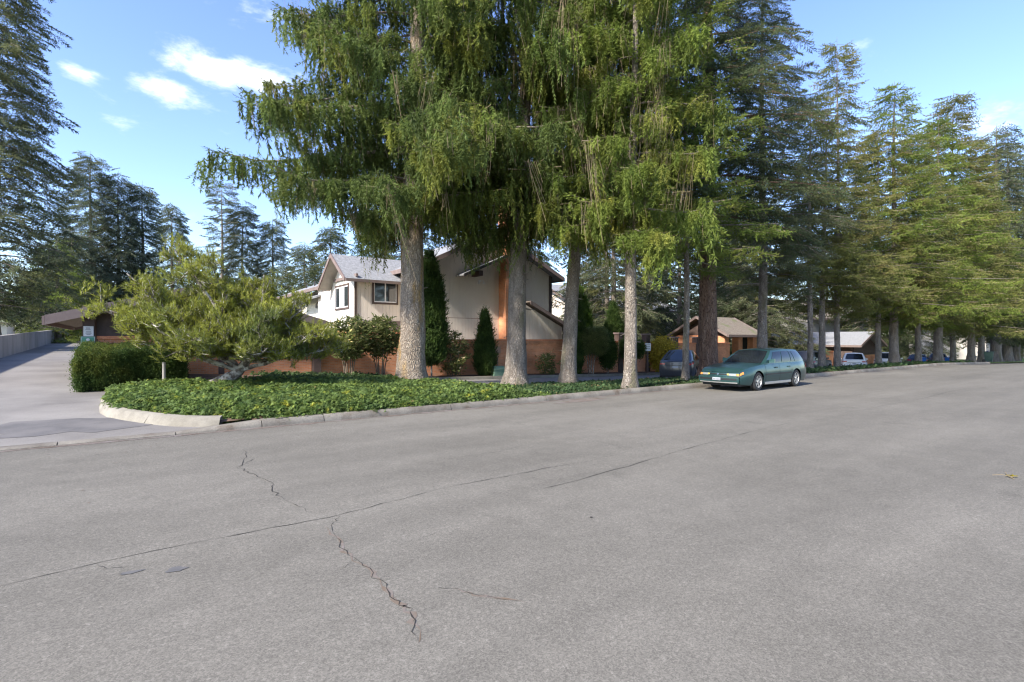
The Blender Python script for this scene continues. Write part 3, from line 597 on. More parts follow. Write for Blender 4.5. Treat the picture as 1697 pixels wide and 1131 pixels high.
clumps(12000, 9.5, 24, 11.6, 17.4, True, .6, .95, lambda x, y: float(np.clip((y - 11.7) / (.25 + max(0, x - 11) * .14), .05, 1)))
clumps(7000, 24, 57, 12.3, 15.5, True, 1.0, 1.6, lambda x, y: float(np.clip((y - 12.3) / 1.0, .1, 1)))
tag(scatter('ivy', T_IVY, P, Rt, S, np.random.default_rng(1).integers(0, 4, len(P)), [M['ivy']]), 'glossy green and yellow ivy covering the island by the driveway', 'ivy', kind='stuff')
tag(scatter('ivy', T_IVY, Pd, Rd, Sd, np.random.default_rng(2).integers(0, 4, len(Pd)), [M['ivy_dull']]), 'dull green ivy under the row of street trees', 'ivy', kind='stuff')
M['dead_leaf'] = material('dead_leaf', (0.16, 0.10, 0.05), (0.26, 0.17, 0.08), scale=9, rough=0.9)
P, Rt, S = [], [], []
for k in range(900):
    x = random.uniform(0, 26); y = random.uniform(float(bed_front(x)), min(float(bed_back(x)), 18)); P.append((x, y, zgf(x, y) + float(mound(np.float64(x), np.float64(y))) + random.uniform(.0, .08))); Rt.append((random.gauss(0, .3), random.gauss(0, .3), random.uniform(0, 6))); S.append(random.uniform(.5, .9))
tag(scatter('dead_leaves', [t_leaves(4, .07, .035, .09) for _ in range(4)], P, Rt, S, np.random.default_rng(6).integers(0, 4, len(P)), [M['dead_leaf']]), 'brown dead leaves scattered over the ivy bed', 'leaves', kind='stuff')
# fallen needles and twigs at the roadside
mb = MB()
for k in range(2600):
    x = random.uniform(-1, 45); y = 11.34 - abs(random.gauss(0, .10 if k % 3 else 1.6)); a = random.uniform(0, 6.28); l = random.uniform(.02, .06); z = float(z_street(np.float64(x))) + .008
    mb.add([(x, y, z), (x + math.cos(a) * l, y + math.sin(a) * l, z), (x + math.cos(a + .4) * l, y + math.sin(a + .4) * l, z + .004)], [(0, 1, 2)])
tag(mb.build('needle_litter', M['gutter']), 'brown needle litter lying along the foot of the kerb', 'litter', kind='stuff')
tw = empty('fallen_twig', (8.94, 1.56, .01), .4, 'yellow green fallen twig lying on the asphalt', 'twig')
MB().tube([(0, 0, 0), (.12, .03, .01), (.26, .02, .02)], .006, 5).build('stem', M['tan_twig'], tw); MB().tube([(.05, 0, .01), (.04, .1, .03), (.0, .2, .02)], .004, 5).build('side_stem', M['tan_twig'], tw)
t_ = TB(); [t_.leaf((.05 + random.uniform(0, .08), random.gauss(0, .02), .01), (random.gauss(0, 1), random.gauss(0, 1), .2), (0, 0, 1), .06, .025) for _ in range(8)]
me = bpy.data.meshes.new('leaves'); me.from_pydata([tuple(p) for p in t_.v], [], t_.f); me.materials.append(M['yellow']); link('leaves', me, tw)

# ------------------------------------------------------------------ concrete wall on the left, shed behind it
cw = empty('retaining_wall', (-5.5, 22, 0), 0, 'long grey concrete wall along the far side of the driveway', 'wall')
for k in range(19):
    y0 = k * 4.0; za, zb_ = zgf(-5.5, 22 + y0), zgf(-5.5, 26 + y0)
    MB().hexa([(-.12, y0 + .01, za - .3), (.12, y0 + .01, za - .3), (.12, y0 + 3.99, zb_ - .3), (-.12, y0 + 3.99, zb_ - .3)], [(-.12, y0 + .01, za + 1.2), (.12, y0 + .01, za + 1.2), (.12, y0 + 3.99, zb_ + 1.2), (-.12, y0 + 3.99, zb_ + 1.2)]).build('panel', M['conc_wall'], cw)
sh = empty('cream_shed', (-9.5, 62, zgf(-9, 62)), 0, 'small cream shed showing above the concrete wall', 'shed')
MB().box(-1.6, 1.6, -2, 2, -.5, 1.75).build('wall', M['white'], sh); MB().prism([(-1.9, 1.72), (1.9, 1.72), (0, 2.1)], 'y', -2.3, 2.3).build('roof', M['shingle_brown'], sh)

# ------------------------------------------------------------------ carports and gate house
def gable_roof(root, x0, x1, y0, y1, ze, zr, ridge, xr=None, th=.14, mt='shingle', fz=.26):
    """A two-slope roof; ridge 'x' or 'y' names the ridge direction. Fascia boards on the gable ends and eaves."""
    if ridge == 'y':
        xm = (x0 + x1) / 2 if xr is None else xr
        for (a, b) in ((x0, xm), (x1, xm)):
            q = [(a, y0, ze), (a, y1, ze), (b, y1, zr), (b, y0, zr)]; n = Vector((zr - ze, 0, abs(b - a))); n.x *= -1 if a < b else 1
            MB().slab(q, n, th).build('roof_slope', M[mt], root)
        for yy in (y0 - .02, y1 + .02):
            for a in (x0, x1):
                MB().prism([(a, ze - fz), (a, ze + .03), (xm, zr + .03), (xm, zr - fz)], 'y', yy - .025, yy + .025).build('fascia', M['fascia'], root)
        for a, s in ((x0, -1), (x1, 1)): part_box('gutter', M['fascia'], root, a - .03 + s * .04, a + .03 + s * .04, y0, y1, ze - fz, ze + .01)
    else:
        ym = (y0 + y1) / 2
        for (a, b) in ((y0, ym), (y1, ym)):
            q = [(x0, a, ze), (x1, a, ze), (x1, b, zr), (x0, b, zr)]; n = Vector((0, zr - ze, abs(b - a))); n.y *= -1 if a < b else 1
            MB().slab(q, n, th).build('roof_slope', M[mt], root)
        for xx in (x0 - .02, x1 + .02):
            for a in (y0, y1): MB().prism([(a, ze - fz), (a, ze + .03), (ym, zr + .03), (ym, zr - fz)], 'x', xx - .025, xx + .025).build('fascia', M['fascia'], root)
        for a, s in ((y0, -1), (y1, 1)): part_box('gutter', M['fascia'], root, x0, x1, a - .03 + s * .04, a + .03 + s * .04, ze - fz, ze + .01)
c1 = empty('carport', (0, 0, 0), 0, 'brown gabled carport with orange brick front wall beside the driveway', 'carport')
gable_roof(c1, -2.07, 6.85, 22.4, 35, 2.5, 3.8, 'y', fz=.28, mt='shingle_brown')
MB().prism([(-.8, 1.86), (6.4, 1.86), (6.4, 2.42), (2.39, 3.5), (-.8, 2.62)], 'y', 23.12, 23.2).build('gable_boarding', M['brown'], c1)
b = MB().box(-.75, 2.9, 23.0, 23.25, -.2, 1.76).box(3.1, 6.38, 23.0, 23.25, -.2, 1.76).build('brick_wall', M['brick'], c1)
MB().box(-.78, 6.4, 22.96, 23.29, 1.762, 1.87).build('cap', M['brick_cap'], b)
part_box('pilaster', M['brown'], c1, 2.9, 3.1, 22.97, 23.26, -.2, 1.755)
part_box('post', M['brown'], c1, -1.16, -.83, 22.9, 23.3, -.1, 2.9); part_box('post', M['brown'], c1, 6.42, 6.76, 22.9, 23.3, -.1, 2.3)
for y in (27, 31, 34.6): part_box('post', M['brown'], c1, -1.1, -.9, y, y + .2, .1, 2.85); part_box('post', M['brown'], c1, 6.5, 6.7, y, y + .2, .1, 2.5)
part_box('back_wall', M['brown'], c1, -.8, 6.4, 34.8, 34.9, 0, 2.8); part_box('beam', M['brown'], c1, -1.1, -.9, 23.4, 34.7, 2.55, 2.8)
def notice(name, label, x0, x1, y, z0, z1, mt, bars, emblem=False, border=False):
    r = empty(name, ((x0 + x1) / 2, y, z0), 0, label, 'sign'); w = (x1 - x0) / 2; h = z1 - z0
    part_box('board', mt, r, -w, w, -.012, .012, 0, h)
    if border:
        mb = MB(); [mb.box(a, b_, -.016, -.0125, c, d) for a, b_, c, d in ((-w + .008, w - .008, h - .02, h - .01), (-w + .008, w - .008, .01, .02), (-w + .008, -w + .018, .02, h - .02), (w - .018, w - .008, .02, h - .02))]; mb.build('border', M['sign_w'], r)
    for (u0, u1, v, t, mt2) in bars: part_box('lettering', M[mt2], r, u0 * w, u1 * w, -.0155, -.0125, v * h, (v + t) * h)
    if emblem: MB().prism([(math.cos(a) * .26 * w, .66 * h + math.sin(a) * .15 * h) for a in np.linspace(0, 2 * PI, 17)[:-1]], 'y', -.017, -.0125).build('emblem', M['sign_w'], r)
    return r
notice('notice_sign', 'white notice sign with small dark lettering on the carport post', -1.13, -.86, 22.87, 1.86, 2.20, M['sign_w'], [(-.5, .3, .78, .07, 'ink'), (-.6, .4, .62, .05, 'ink'), (-.5, .5, .40, .06, 'ink'), (-.6, .6, .28, .05, 'ink'), (-.4, .4, .14, .05, 'ink')])
notice('green_sign', 'green sign with a white oval emblem on the carport post', -1.2, -.82, 22.865, 1.54, 1.85, M['sign_g'], [(-.6, .6, .30, .06, 'sign_w'), (-.45, .45, .17, .05, 'sign_w')], True, True)
g2 = empty('gate_house', (0, 0, 0), 0, 'small entry shelter with mossy brown roof and brick piers behind the cars', 'shelter')
gable_roof(g2, 39.4, 45.3, 23.9, 29.8, 2.14, 3.75, 'x', mt='shingle_brown', fz=.2); zb2 = zgf(42, 24) - .1
for x in (39.9, 42.0, 44.3): part_box('brick_pier', M['brick'], g2, x, x + .62, 24.5, 25.1, zb2, 2.05)
part_box('brick_wall', M['brick'], g2, 39.8, 40.1, 25.2, 29.2, zb2, 2.1); part_box('back_wall', M['brown'], g2, 40.1, 45, 29.0, 29.2, zb2, 2.1); part_box('door', M['dark'], g2, 42.65, 44.25, 25.0, 25.05, zb2, 2.0)  # the door is a near-black sheet standing for shade between the piers
MB().prism([(24.2, 2.05), (29.4, 2.05), (26.85, 3.45)], 'x', 40.0, 40.06).build('gable_boarding', M['brown'], g2)
g3 = empty('grey_roofed_carport', (0, 0, 0), 0, 'grey roofed carport with dark open gable behind white cars', 'carport')
gable_roof(g3, 60.5, 67.5, 22, 36, 1.15, 2.6, 'y', fz=.2); zb3 = zgf(64, 22) - .1
MB().prism([(61.2, .12), (66.8, .12), (66.8, 1.2), (64, 2.35), (61.2, 1.2)], 'y', 22.9, 23).build('gable_boarding', M['brown'], g3)
part_box('brick_wall', M['brick'], g3, 61, 66.9, 22.7, 22.9, zb3, .1); part_box('side_wall', M['brown'], g3, 61, 61.2, 23, 35, zb3, 1.0)

# ------------------------------------------------------------------ garden wall
gw = empty('garden_wall', (0, 0, 0), 0, 'long orange brick garden wall in front of the beige house', 'wall')
for a, b_, zt in ((6.78, 14.0, 1.76), (14.0, 23.0, 1.76), (23.0, 25.6, 1.66), (26.0, 28.3, 1.60), (28.7, 31.4, 1.58), (31.8, 38.5, 1.5)):
    w = MB().box(a, b_ - .004, 23.2, 23.44, -1.3, zt - .1).build('brick_wall', M['brick'], gw); MB().box(a, b_ - .004, 23.16, 23.48, zt - .098, zt).build('cap', M['brick_cap'], w)
for x, zt in ((25.6, 2.2), (28.3, 2.15), (31.4, 1.95), (34, 1.95)):
    p = part_box('pier', M['brown'], gw, x, x + .4, 23.12, 23.52, -1.2, zt - .1); part_box('cap', M['fascia'], p, x - .05, x + .45, 23.07, 23.57, zt - .098, zt)
w3 = empty('low_brick_wall', (0, 0, 0), 0, 'low brick wall right of the entry shelter behind tree trunks', 'wall'); ww = part_box('brick_wall', M['brick'], w3, 45.6, 60, 24.4, 24.65, -1.6, .45); part_box('cap', M['brick_cap'], ww, 45.6, 60, 24.36, 24.69, .452, .55)

# ------------------------------------------------------------------ the beige house
H = empty('beige_house', (0, 0, 0), 0, 'two storey beige house with grey shingle roof and brick chimney', 'house')
def window(parent, axis, at, a0, a1, z0, z1, out, lights=2, curtain=None, frame='brown'):
    """A framed window in a wall plane: axis 'y' wall faces -Y at y=AT, axis 'x' wall faces -X at x=AT."""
    def bx(a, b, d0, d1, c, d): return (a, b, at - d1, at - d0, c, d) if axis == 'y' else (at - d1, at - d0, a, b, c, d)
    w = MB(); [w.box(*bx(*q)) for q in ((a0, a1, .0, .05, z1, z1 + .1), (a0, a1, .0, .05, z0 - .1, z0), (a0 - .1, a0, 0, .05, z0 - .1, z1 + .1), (a1, a1 + .1, 0, .05, z0 - .1, z1 + .1))]
    w = w.build('window', M[frame], parent)
    s = MB(); k = lights
    for i in range(k + 1): x = a0 + (a1 - a0) * i / k; s.box(*bx(max(a0, x - .035), min(a1, x + .035), .012, .035, z0 + .06, z1 - .06))
    s.box(*bx(a0, a1, .012, .035, z1 - .06, z1)); s.box(*bx(a0, a1, .012, .035, z0, z0 + .06)); s.build('sash', M['vinyl'], w)
    for i in range(k): x0 = a0 + (a1 - a0) * i / k; x1 = a0 + (a1 - a0) * (i + 1) / k; MB().box(*bx(x0 + .035, x1 - .035, .012, .016, z0 + .06, z1 - .06)).build('pane', M['curtain'] if curtain == i else M['glass'], w)
    return w
# front block, gable to the street
fx0, fx1, fy, rx, rz = 12.6, 21.0, 24.6, 16.75, 7.75; pt = .45
zl = lambda x: rz - pt * abs(x - rx)
fw = MB().prism([(fx0, -.4), (fx1, -.4), (fx1, 2.9), (fx0, 2.9)], 'y', fy, 34).build('lower_siding', M['beige'], H)
MB().prism([(fx0, 2.93), (fx1, 2.93), (fx1, zl(fx1) - .05), (rx, rz - .05), (fx0, zl(fx0) - .05)], 'y', fy + .004, 33.99).build('upper_siding', M['beige'], H)
part_box('joint_strip', M['tan'], H, fx0 + .01, fx1 - .01, fy + .01, fy + .05, 2.9, 2.93)
gable_roof(H, fx0 - .7, fx1 + .7, fy - .55, 34.4, rz - pt * 4.95, rz + .1, 'y', xr=rx, fz=.22)
for a, b_ in ((fx0, 'left'), (fx1, 'right')): part_box('corner_board', M['brown'], H, a - .06, a + .06, fy - .04, fy - .004, 0, zl(a) - .2)
ch = MB().box(17.2, 18.6, 23.9, 24.66, -.4, 9.4).build('chimney', M['brick'], H); MB().box(17.12, 18.68, 23.82, 24.74, 9.4, 9.6).build('chimney_cap', M['island'], ch)
e1 = MB().slab([(14.35, 23.75, 5.2), (14.35, fy - .01, 5.2), (17.19, fy - .01, 6.48), (17.19, 23.75, 6.48)], (-.41, 0, 1), .07).build('canopy_roof', M['shingle'], H); MB().prism([(14.35, 5.06), (14.35, 5.22), (17.19, 6.5), (17.19, 6.34)], 'y', 23.70, 23.745).build('fascia', M['metal'], e1)
part_box('bracket', M['brown'], H, 15.35, 15.6, 23.8, 24.59, 5.2, 5.48)
e2 = MB().slab([(22.1, 23.5, 2.35), (22.1, fy + 1.5, 2.35), (18.61, fy + 1.5, 3.95), (18.61, 23.5, 3.95)], (.42, 0, 1), .08).build('lean_to_roof', M['shingle_brown'], H); MB().prism([(22.1, 2.2), (22.1, 2.38), (18.61, 3.98), (18.61, 3.76)], 'y', 23.44, 23.495).build('fascia', M['fascia'], e2)
MB().prism([(18.62, -.4), (21.4, -.4), (21.4, 2.5), (18.62, 3.75)], 'y', 23.9, 23.98).build('lean_to_wall', M['beige'], H); part_box('bracket', M['brown'], H, 21.42, 21.6, 23.6, 23.9, 1.3, 2.4)
part_box('downspout', M['metal'], H, 21.06, 21.18, fy - .02, fy + .1, 2.7, 5.6)
fl = empty('floodlight', (15.9, 24.58, 4.95), 0, 'twin white floodlight under the small roof on the beige wall', 'light'); part_box('base', M['vinyl'], fl, -.06, .06, -.03, .0, .0, .1); [MB().lathe([(.02, 0), (.05, -.12), (.09, -.17), (.0, -.15)], 'z', 10, 0, (s * .16, -.14, .06)).build('lamp_head', M['vinyl'], fl) for s in (-1, 1)]; MB().tube([(-.16, -.14, .06), (0, -.03, .06), (.16, -.14, .06)], .018, 6).build('arm', M['vinyl'], fl)
# side wing with the small white gable
ax0, ay0, ay1, ary, arz = 9.7, 27.0, 30.6, 28.75, 6.4
MB().box(ax0 + .02, 12.6, ay0, ay1 + 3, 2.75, 5.22).build('wing_wall', M['beige'], H); MB().box(ax0 + .02, 12.6, ay0 + .01, ay1 + 3, -.3, 2.25).build('wing_base', M['brick'], H); part_box('band_board', M['fascia'], H, ax0 - .03, 12.6, ay0 - .04, ay0 + .4, 2.25, 2.76)
MB().prism([(ay0, 2.3), (ay1, 2.3), (ay1, 5.05), (ary, arz - .15), (ay0, 5.05)], 'x', ax0 - .02, ax0 + .019).build('white_gable_wall', M['white'], H)
part_box('corner_board', M['brown'], H, ax0 - .05, ax0 + .07, ay0 - .045, ay0 - .002, 2.77, 5.15); part_box('cornice', M['fascia'], H, ax0 - .12, ax0 - .022, ay0 - .5, ay1 - .4, 5.0, 5.16)
MB().slab([(9.0, ay0 - .55, 4.88), (13.4, ay0 - .55, 4.88), (13.4, ary, arz), (9.0, ary, arz)], (0, -.66, 1), .12).build('roof_slope', M['shingle'], H); MB().slab([(9.0, ay1 + .5, 4.75), (13.4, ay1 + .5, 4.75), (13.4, ary, arz), (9.0, ary, arz)], (0, .66, 1), .12).build('roof_slope', M['shingle'], H)
for a, z_ in ((ay0 - .55, 4.88), (ay1 + .5, 4.75)): MB().prism([(a, z_ - .2), (a, z_ + .02), (ary, arz + .03), (ary, arz - .2)], 'x', 8.94, 8.995).build('barge_board', M['fascia'], H); MB().prism([(a, z_ - .16), (a, z_ - .13), (ary, arz - .13), (ary, arz - .16)], 'x', 9.0, ax0 - .03).build('soffit', M['soffit'], H)
part_box('gutter', M['fascia'], H, 9.0, 13.4, ay0 - .66, ay0 - .56, 4.72, 4.86)
window(H, 'y', ay0, 10.72, 12.0, 3.75, 4.9, 1, 2); window(H, 'x', ax0 - .02, 27.9, 30.0, 3.5, 4.68, 1, 3, curtain=1)
# long rear wing behind the pine
MB().box(10.5, 13, 30.7, 48, -.2, 5.0).build('rear_wall', M['white'], H); MB().slab([(9.6, 31.2, 5.05), (9.6, 49, 5.05), (13.6, 49, 6.6), (13.6, 31.2, 6.6)], (-.38, 0, 1), .12).build('roof_slope', M['shingle'], H); part_box('gutter', M['fascia'], H, 9.5, 9.62, 31.2, 49, 4.82, 5.02)
MB().slab([(13.6, 31.2, 6.6), (13.6, 49, 6.6), (18, 49, 5), (18, 31.2, 5)], (.36, 0, 1), .12).build('roof_slope', M['shingle'], H)
part_box('corner_board', M['brown'], H, 10.4, 10.5, 40.2, 40.6, 1, 5); window(H, 'x', 10.5, 41.3, 43.6, 3.2, 4.7, 1, 2); part_box('doorway', M['dark'], H, 10.42, 10.497, 32.2, 33.3, 2.3, 4.6)
MB().tube([(10.0, 33.6, 4.4), (10.3, 36, 4.1), (10.45, 36.6, 3.9)], .05, 6).build('downspout', M['metal'], H); MB().slab([(9.4, 33.0, 4.4), (9.4, 39, 4.4), (10.5, 39, 4.85), (10.5, 33.0, 4.85)], (-.4, 0, 1), .1).build('porch_roof', M['shingle'], H)
for k in range(2): MB().tube([(11.6, 41 + k * 2.2, 5.6), (11.6, 41 + k * 2.2, 6.2)], .06, 7).build('vent_pipe', M['metal'], H)
# far buildings glimpsed between the trunks
def far_house(name, label, x0, x1, y0, y1, ze, zr, wall, roof, ridge='x', wins=4):
    r = empty(name, (0, 0, 0), 0, label, 'house'); zb_ = zgf(x0, y0) - .4; MB().box(x0, x1, y0, y1, zb_, ze - .02).build('wall', wall, r); gable_roof(r, x0 - .6, x1 + .6, y0 - .6, y1 + .6, ze, zr, ridge, mt=roof)
    if ridge == 'x': [MB().prism([(y0, ze - .02), (y1, ze - .02), ((y0 + y1) / 2, zr - .25)], 'x', a, a + .1).build('gable_wall', wall, r) for a in (x0, x1 - .1)]
    for i in range(wins):
        x = x0 + (x1 - x0) * (i + .5) / wins
        for z_ in ((1.2, 2.4), (3.6, 4.8)):
            if z_[1] < ze - .2: window(r, 'y', y0, x - .6, x + .6, z_[0] + zb_ * .5, z_[1] + zb_ * .5, 1, 2)
    return r
far_house('town_house', 'beige town house half hidden behind dark trees past the garden wall', 38, 54, 40, 50, 5.2, 8, M['beige'], 'shingle'); far_house('brown_town_house', 'brown town house behind the far carport and parked cars', 68, 88, 30, 42, 4.4, 7.2, M['soffit'], 'shingle_brown')
fh = far_house('white_house', 'white house with porch posts at the far end of the street', 108, 126, 22, 32, 2.6, 4.8, M['soffit'], 'shingle'); [part_box('porch_post', M['vinyl'], fh, x, x + .3, 19.6, 19.9, -2, 2.2) for x in (108, 112, 116, 121)]; part_box('porch_beam', M['vinyl'], fh, 107.8, 122, 19.5, 20, 1.9, 2.3)

# ------------------------------------------------------------------ small things by the wall
ub = empty('transformer_box', (15.3, 22.05, zgf(15.3, 22) + .1), 0, 'low green utility box beside the small cypress', 'utility box'); MB().hexa([(-.36, -.3, 0), (.36, -.3, 0), (.36, .3, 0), (-.36, .3, 0)], [(-.34, -.27, .36), (.34, -.27, .36), (.34, .28, .36), (-.34, .28, .36)]).build('body', M['box'], ub); MB().hexa([(-.38, -.31, .362), (.38, -.31, .362), (.38, .31, .362), (-.38, .31, .362)], [(-.30, -.2, .52), (.30, -.2, .52), (.30, .28, .52), (-.30, .28, .52)]).build('lid', M['box'], ub)
mbx = empty('meter_box', (15.95, 23.05, zgf(16, 23)), 0, 'tan meter box on pipes against the brick wall', 'meter box'); part_box('box', M['tan'], mbx, -.2, .2, -.12, .1, 1.25, 1.62); [MB().tube([(s, 0, 0), (s, 0, 1.26)], .03, 7).build('pipe', M['tan'], mbx) for s in (-.09, .09)]
st = empty('stake', (.95, 19.0, zgf(.95, 19)), 0, 'short grey wooden stake standing in the ivy beside the hedge', 'stake'); MB().tube([(0, 0, 0), (0, 0, .84)], .045, 8).build('shaft', M['conc_wall'], st); MB().tube([(0, 0, .842), (0, 0, .87)], .05, 8).build('top', M['island'], st)
sp = empty('parking_sign', (26.8, 21.8, zgf(26.8, 21.8)), -.3, 'white parking sign on a dark post before the brick wall', 'sign'); MB().box(-.05, .05, -.03, .03, 0, 1.6).build('post', M['brown'], sp); p = part_box('board', M['sign_w'], sp, -.21, .21, -.055, -.035, 1.52, 2.02); [part_box('lettering', M['ink'], p, -.14, .14, -.058, -.0555, z_, z_ + .03) for z_ in (1.9, 1.8, 1.68)]

# ------------------------------------------------------------------ cars
M['plate'] = material('licence_plate', (0.28, 0.30, 0.33), rough=0.4); M['rubber'] = material('tyre_rubber', (0.022, 0.022, 0.023), (0.035, 0.034, 0.033), scale=20, rough=0.85, coord='obj')
M['alloy'] = material('alloy_rim', (0.42, 0.41, 0.40), rough=0.35, metal=0.7); M['lamp'] = material('clear_lamp', (0.22, 0.22, 0.21), rough=0.12, spec=0.8); M['amber'] = material('amber_lamp', (0.75, 0.26, 0.06), rough=0.2); M['fog'] = material('yellow_lamp', (0.55, 0.42, 0.10), rough=0.2); M['red'] = material('red_lamp', (0.42, 0.02, 0.02), rough=0.15, spec=0.8)
M['car_glass'] = material('car_glass', (0.012, 0.015, 0.018), rough=0.03, spec=0.5); M['plastic'] = material('black_plastic', (0.018, 0.018, 0.02), rough=0.5); M['chrome'] = material('chrome', (0.6, 0.6, 0.6), rough=0.15, metal=1.0)
def paint(name, c, metal=0.35, rough=0.3): return material(name, c, rough=rough, metal=metal, coat=0.35, spec=0.4)
PAINT = dict(teal=paint('teal_paint', (0.028, 0.072, 0.072), .4, .28), grey=paint('slate_grey_paint', (0.045, 0.049, 0.058), .4), dark=paint('charcoal_paint', (0.06, 0.058, 0.058), .3, .45), white=paint('white_paint', (0.72, 0.72, 0.73), 0, .35), navy=paint('navy_paint', (0.02, 0.03, 0.075), .3))
def interp(tab, x): xs = [p[0] for p in tab]; return float(np.interp(x, xs, [p[1] for p in tab]))
def car(name, label, loc, rz, pm, L=4.7, W=1.72, axles=(1.42, -1.30), wr=.31, sill=.20, belt=None, A=None, B=None, C=None, D=None, wins=(), nose=.10, tail=.08, roofw=.70, rails=False, group=None, doors=(), detail='wagon', arch=.055, cladding=False):
    root = empty(name, loc, rz, label, 'car', group); paintm = PAINT[pm]; hl = L / 2
    def hw(x): k = max(0, (abs(x) - hl * .62) / (hl * .38)); return W / 2 * (1 - .13 * k ** 2.4)
    def ysec(x, t): return hw(x) * float(np.interp(t, [0, .12, .45, .62, .85, 1], [.93, .965, 1, .995, .975, .93]))
    xs = set(np.linspace(-hl, hl, 33).round(4))
    for a in axles: xs |= set((a + np.linspace(-1, 1, 17) * (wr + arch)).round(4))
    xs = sorted(xs)
    def zlow(x):
        z = sill + .06 * max(0, (abs(x) - hl * .8) / (hl * .2))
        for a in axles:
            d = abs(x - a); r = wr + arch
            if d < r: z = max(z, wr + math.sqrt(max(r * r - d * d, 0)))
        return z
    T = (0, .1, .25, .42, .6, .78, .92, 1.0)
    def side(x, t, sg, off=0.0): zt = interp(belt, x); z0 = zlow(x); z = z0 + (zt - z0) * t; tt = (z - sill) / (zt - sill); return (x, sg * (ysec(x, tt) + off), z)
    mb = MB()
    for sg in (-1, 1): mb.grid([[side(x, t, sg) for t in T] for x in xs], flip=(sg < 0))
    mb.grid([[(x, ysec(x, 1) * u, interp(belt, x) + .035 * (1 - u * u) * (1 if abs(x) < hl * .97 else .3)) for u in np.linspace(1, -1, 9)] for x in xs])
    for e, bul in ((1, nose), (-1, tail)):      # nose and tail faces
        x = hl * e; mb.grid([[(x + e * bul * (1 - u * u) * (1 - .5 * abs(t - .4)), side(x, t, 1)[1] * u, side(x, t, 1)[2]) for u in np.linspace(1, -1, 9)] for t in T], flip=(e < 0))
    mb.box(-hl * .97, hl * .97, -W * .40, W * .40, sill - .02, sill + .1, 1)
    for a in axles: mb.box(a - wr - arch, a + wr + arch, -W * .40, W * .40, sill, wr * 2.1, 1)
    mb.build('body', [paintm, M['plastic']], root, smooth=40)
    # cabin
    zr = lambda u: B[1] + (C[1] - B[1]) * u + .035 * math.sin(PI * u)
    def cab(u, v, sg, off=0.0):
        xb = A[0] + (D[0] - A[0]) * u; xt = B[0] + (C[0] - B[0]) * u; zb_ = interp(belt, xb) - .01; yb = ysec(xb, 1) * .985; yt = W / 2 * roofw * (1 - .06 * (2 * u - 1) ** 2)
        return (xb + (xt - xb) * v, sg * (yb + (yt - yb) * v + .045 * math.sin(PI * v) * .8 + off), zb_ + (zr(u) - zb_) * v)
    U = np.linspace(0, 1, 15); V = np.linspace(0, 1, 5); mb = MB()
    for sg in (-1, 1): mb.grid([[cab(u, v, sg) for v in V] for u in U], flip=(sg > 0))
    def roofp(u, s): l, r = cab(u, 1, 1), cab(u, 1, -1); return (l[0], l[1] + (r[1] - l[1]) * s, l[2] + .05 * math.sin(PI * s) * .9)
    mb.grid([[roofp(u, s) for s in np.linspace(0, 1, 9)] for u in U], flip=True)
    def screen(u, v, s, off=0.0): l, r = cab(u, v, 1), cab(u, v, -1); e = 1 if u == 0 else -1; return (l[0] + e * (.10 * math.sin(PI * s) * (1 - v * .6) + off), l[1] + (r[1] - l[1]) * s, l[2] + .05 * math.sin(PI * s) * v * .9 + off * .6)
    for u in (0, 1): mb.grid([[screen(u, v, s) for s in np.linspace(0, 1, 9)] for v in V], flip=(u == 1))
    mb.build('cabin', paintm, root, smooth=40)
    MB().grid([[screen(0, v, s, .012) for s in np.linspace(.07, .93, 9)] for v in np.linspace(.06, .93, 5)]).build('windscreen', M['car_glass'], root, smooth=60)
    MB().grid([[screen(1, v, s, .012) for s in np.linspace(.08, .92, 9)] for v in np.linspace(.12, .92, 5)], flip=True).build('rear_window', M['car_glass'], root, smooth=60)
    for sg in (-1, 1):
        for (b0, b1, t0, t1) in wins: MB().grid([[cab(b0 + (b1 - b0) * k / 4 + ((t0 + (t1 - t0) * k / 4) - (b0 + (b1 - b0) * k / 4)) * (v - .1) / .8, v, sg, .010) for v in np.linspace(.10, .88, 5)] for k in range(5)], flip=(sg > 0)).build('side_window', M['car_glass'], root, smooth=60)
        for (x0, x1) in doors:
            gr = lambda off, e: [[side(x0 + (x1 - x0) * k / 6 + (e if k == 0 else -e if k == 6 else 0), t, sg, off) for t in (.06 - e, .25, .42, .6, .78, .97 + e * .3)] for k in range(7)]
            MB().grid(gr(.003, -.012), flip=(sg < 0)).build('door_seam', M['plastic'], root, smooth=60)
            d = MB().grid(gr(.006, .0), flip=(sg < 0)).build('door', paintm, root, smooth=60); hx, hy, hz = side(x0 + .18 if x0 < x1 else x1, .80, sg, .0); MB().box(hx - .02, hx + .16, min(hy, hy + sg * .03), max(hy, hy + sg * .03), hz - .02, hz + .02).build('handle', paintm if detail != 'suv' else M['plastic'], d)
        mx, my, mz = cab(.12, .12, sg); MB().hexa([(mx - .02, my + sg * .02, mz - .01), (mx + .14, my + sg * .02, mz - .01), (mx + .12, my + sg * .2, mz + .0), (mx + .02, my + sg * .2, mz + .0)], [(mx - .02, my + sg * .02, mz + .10), (mx + .10, my + sg * .02, mz + .10), (mx + .08, my + sg * .19, mz + .13), (mx + .02, my + sg * .19, mz + .13)]).build('mirror', paintm, root)
        MB().grid([[side(x, t, sg, .016) for t in (.40, .44, .47)] for x in np.linspace(-hl * .93, hl * .93, 40) if all(abs(x - a) > wr + arch + .03 for a in axles)], flip=(sg < 0)).build('rub_strip', M['plastic'], root) if False else None
        if rails: MB().tube([Vector(cab(u, 1, sg)) + Vector((0, -sg * .08, .07)) for u in np.linspace(.06, .94, 8)], .018, 6).build('roof_rail', M['plastic'], root)
    sx = [x for x in np.linspace(axles[1] + wr + .1, axles[0] - wr - .1, 10)]
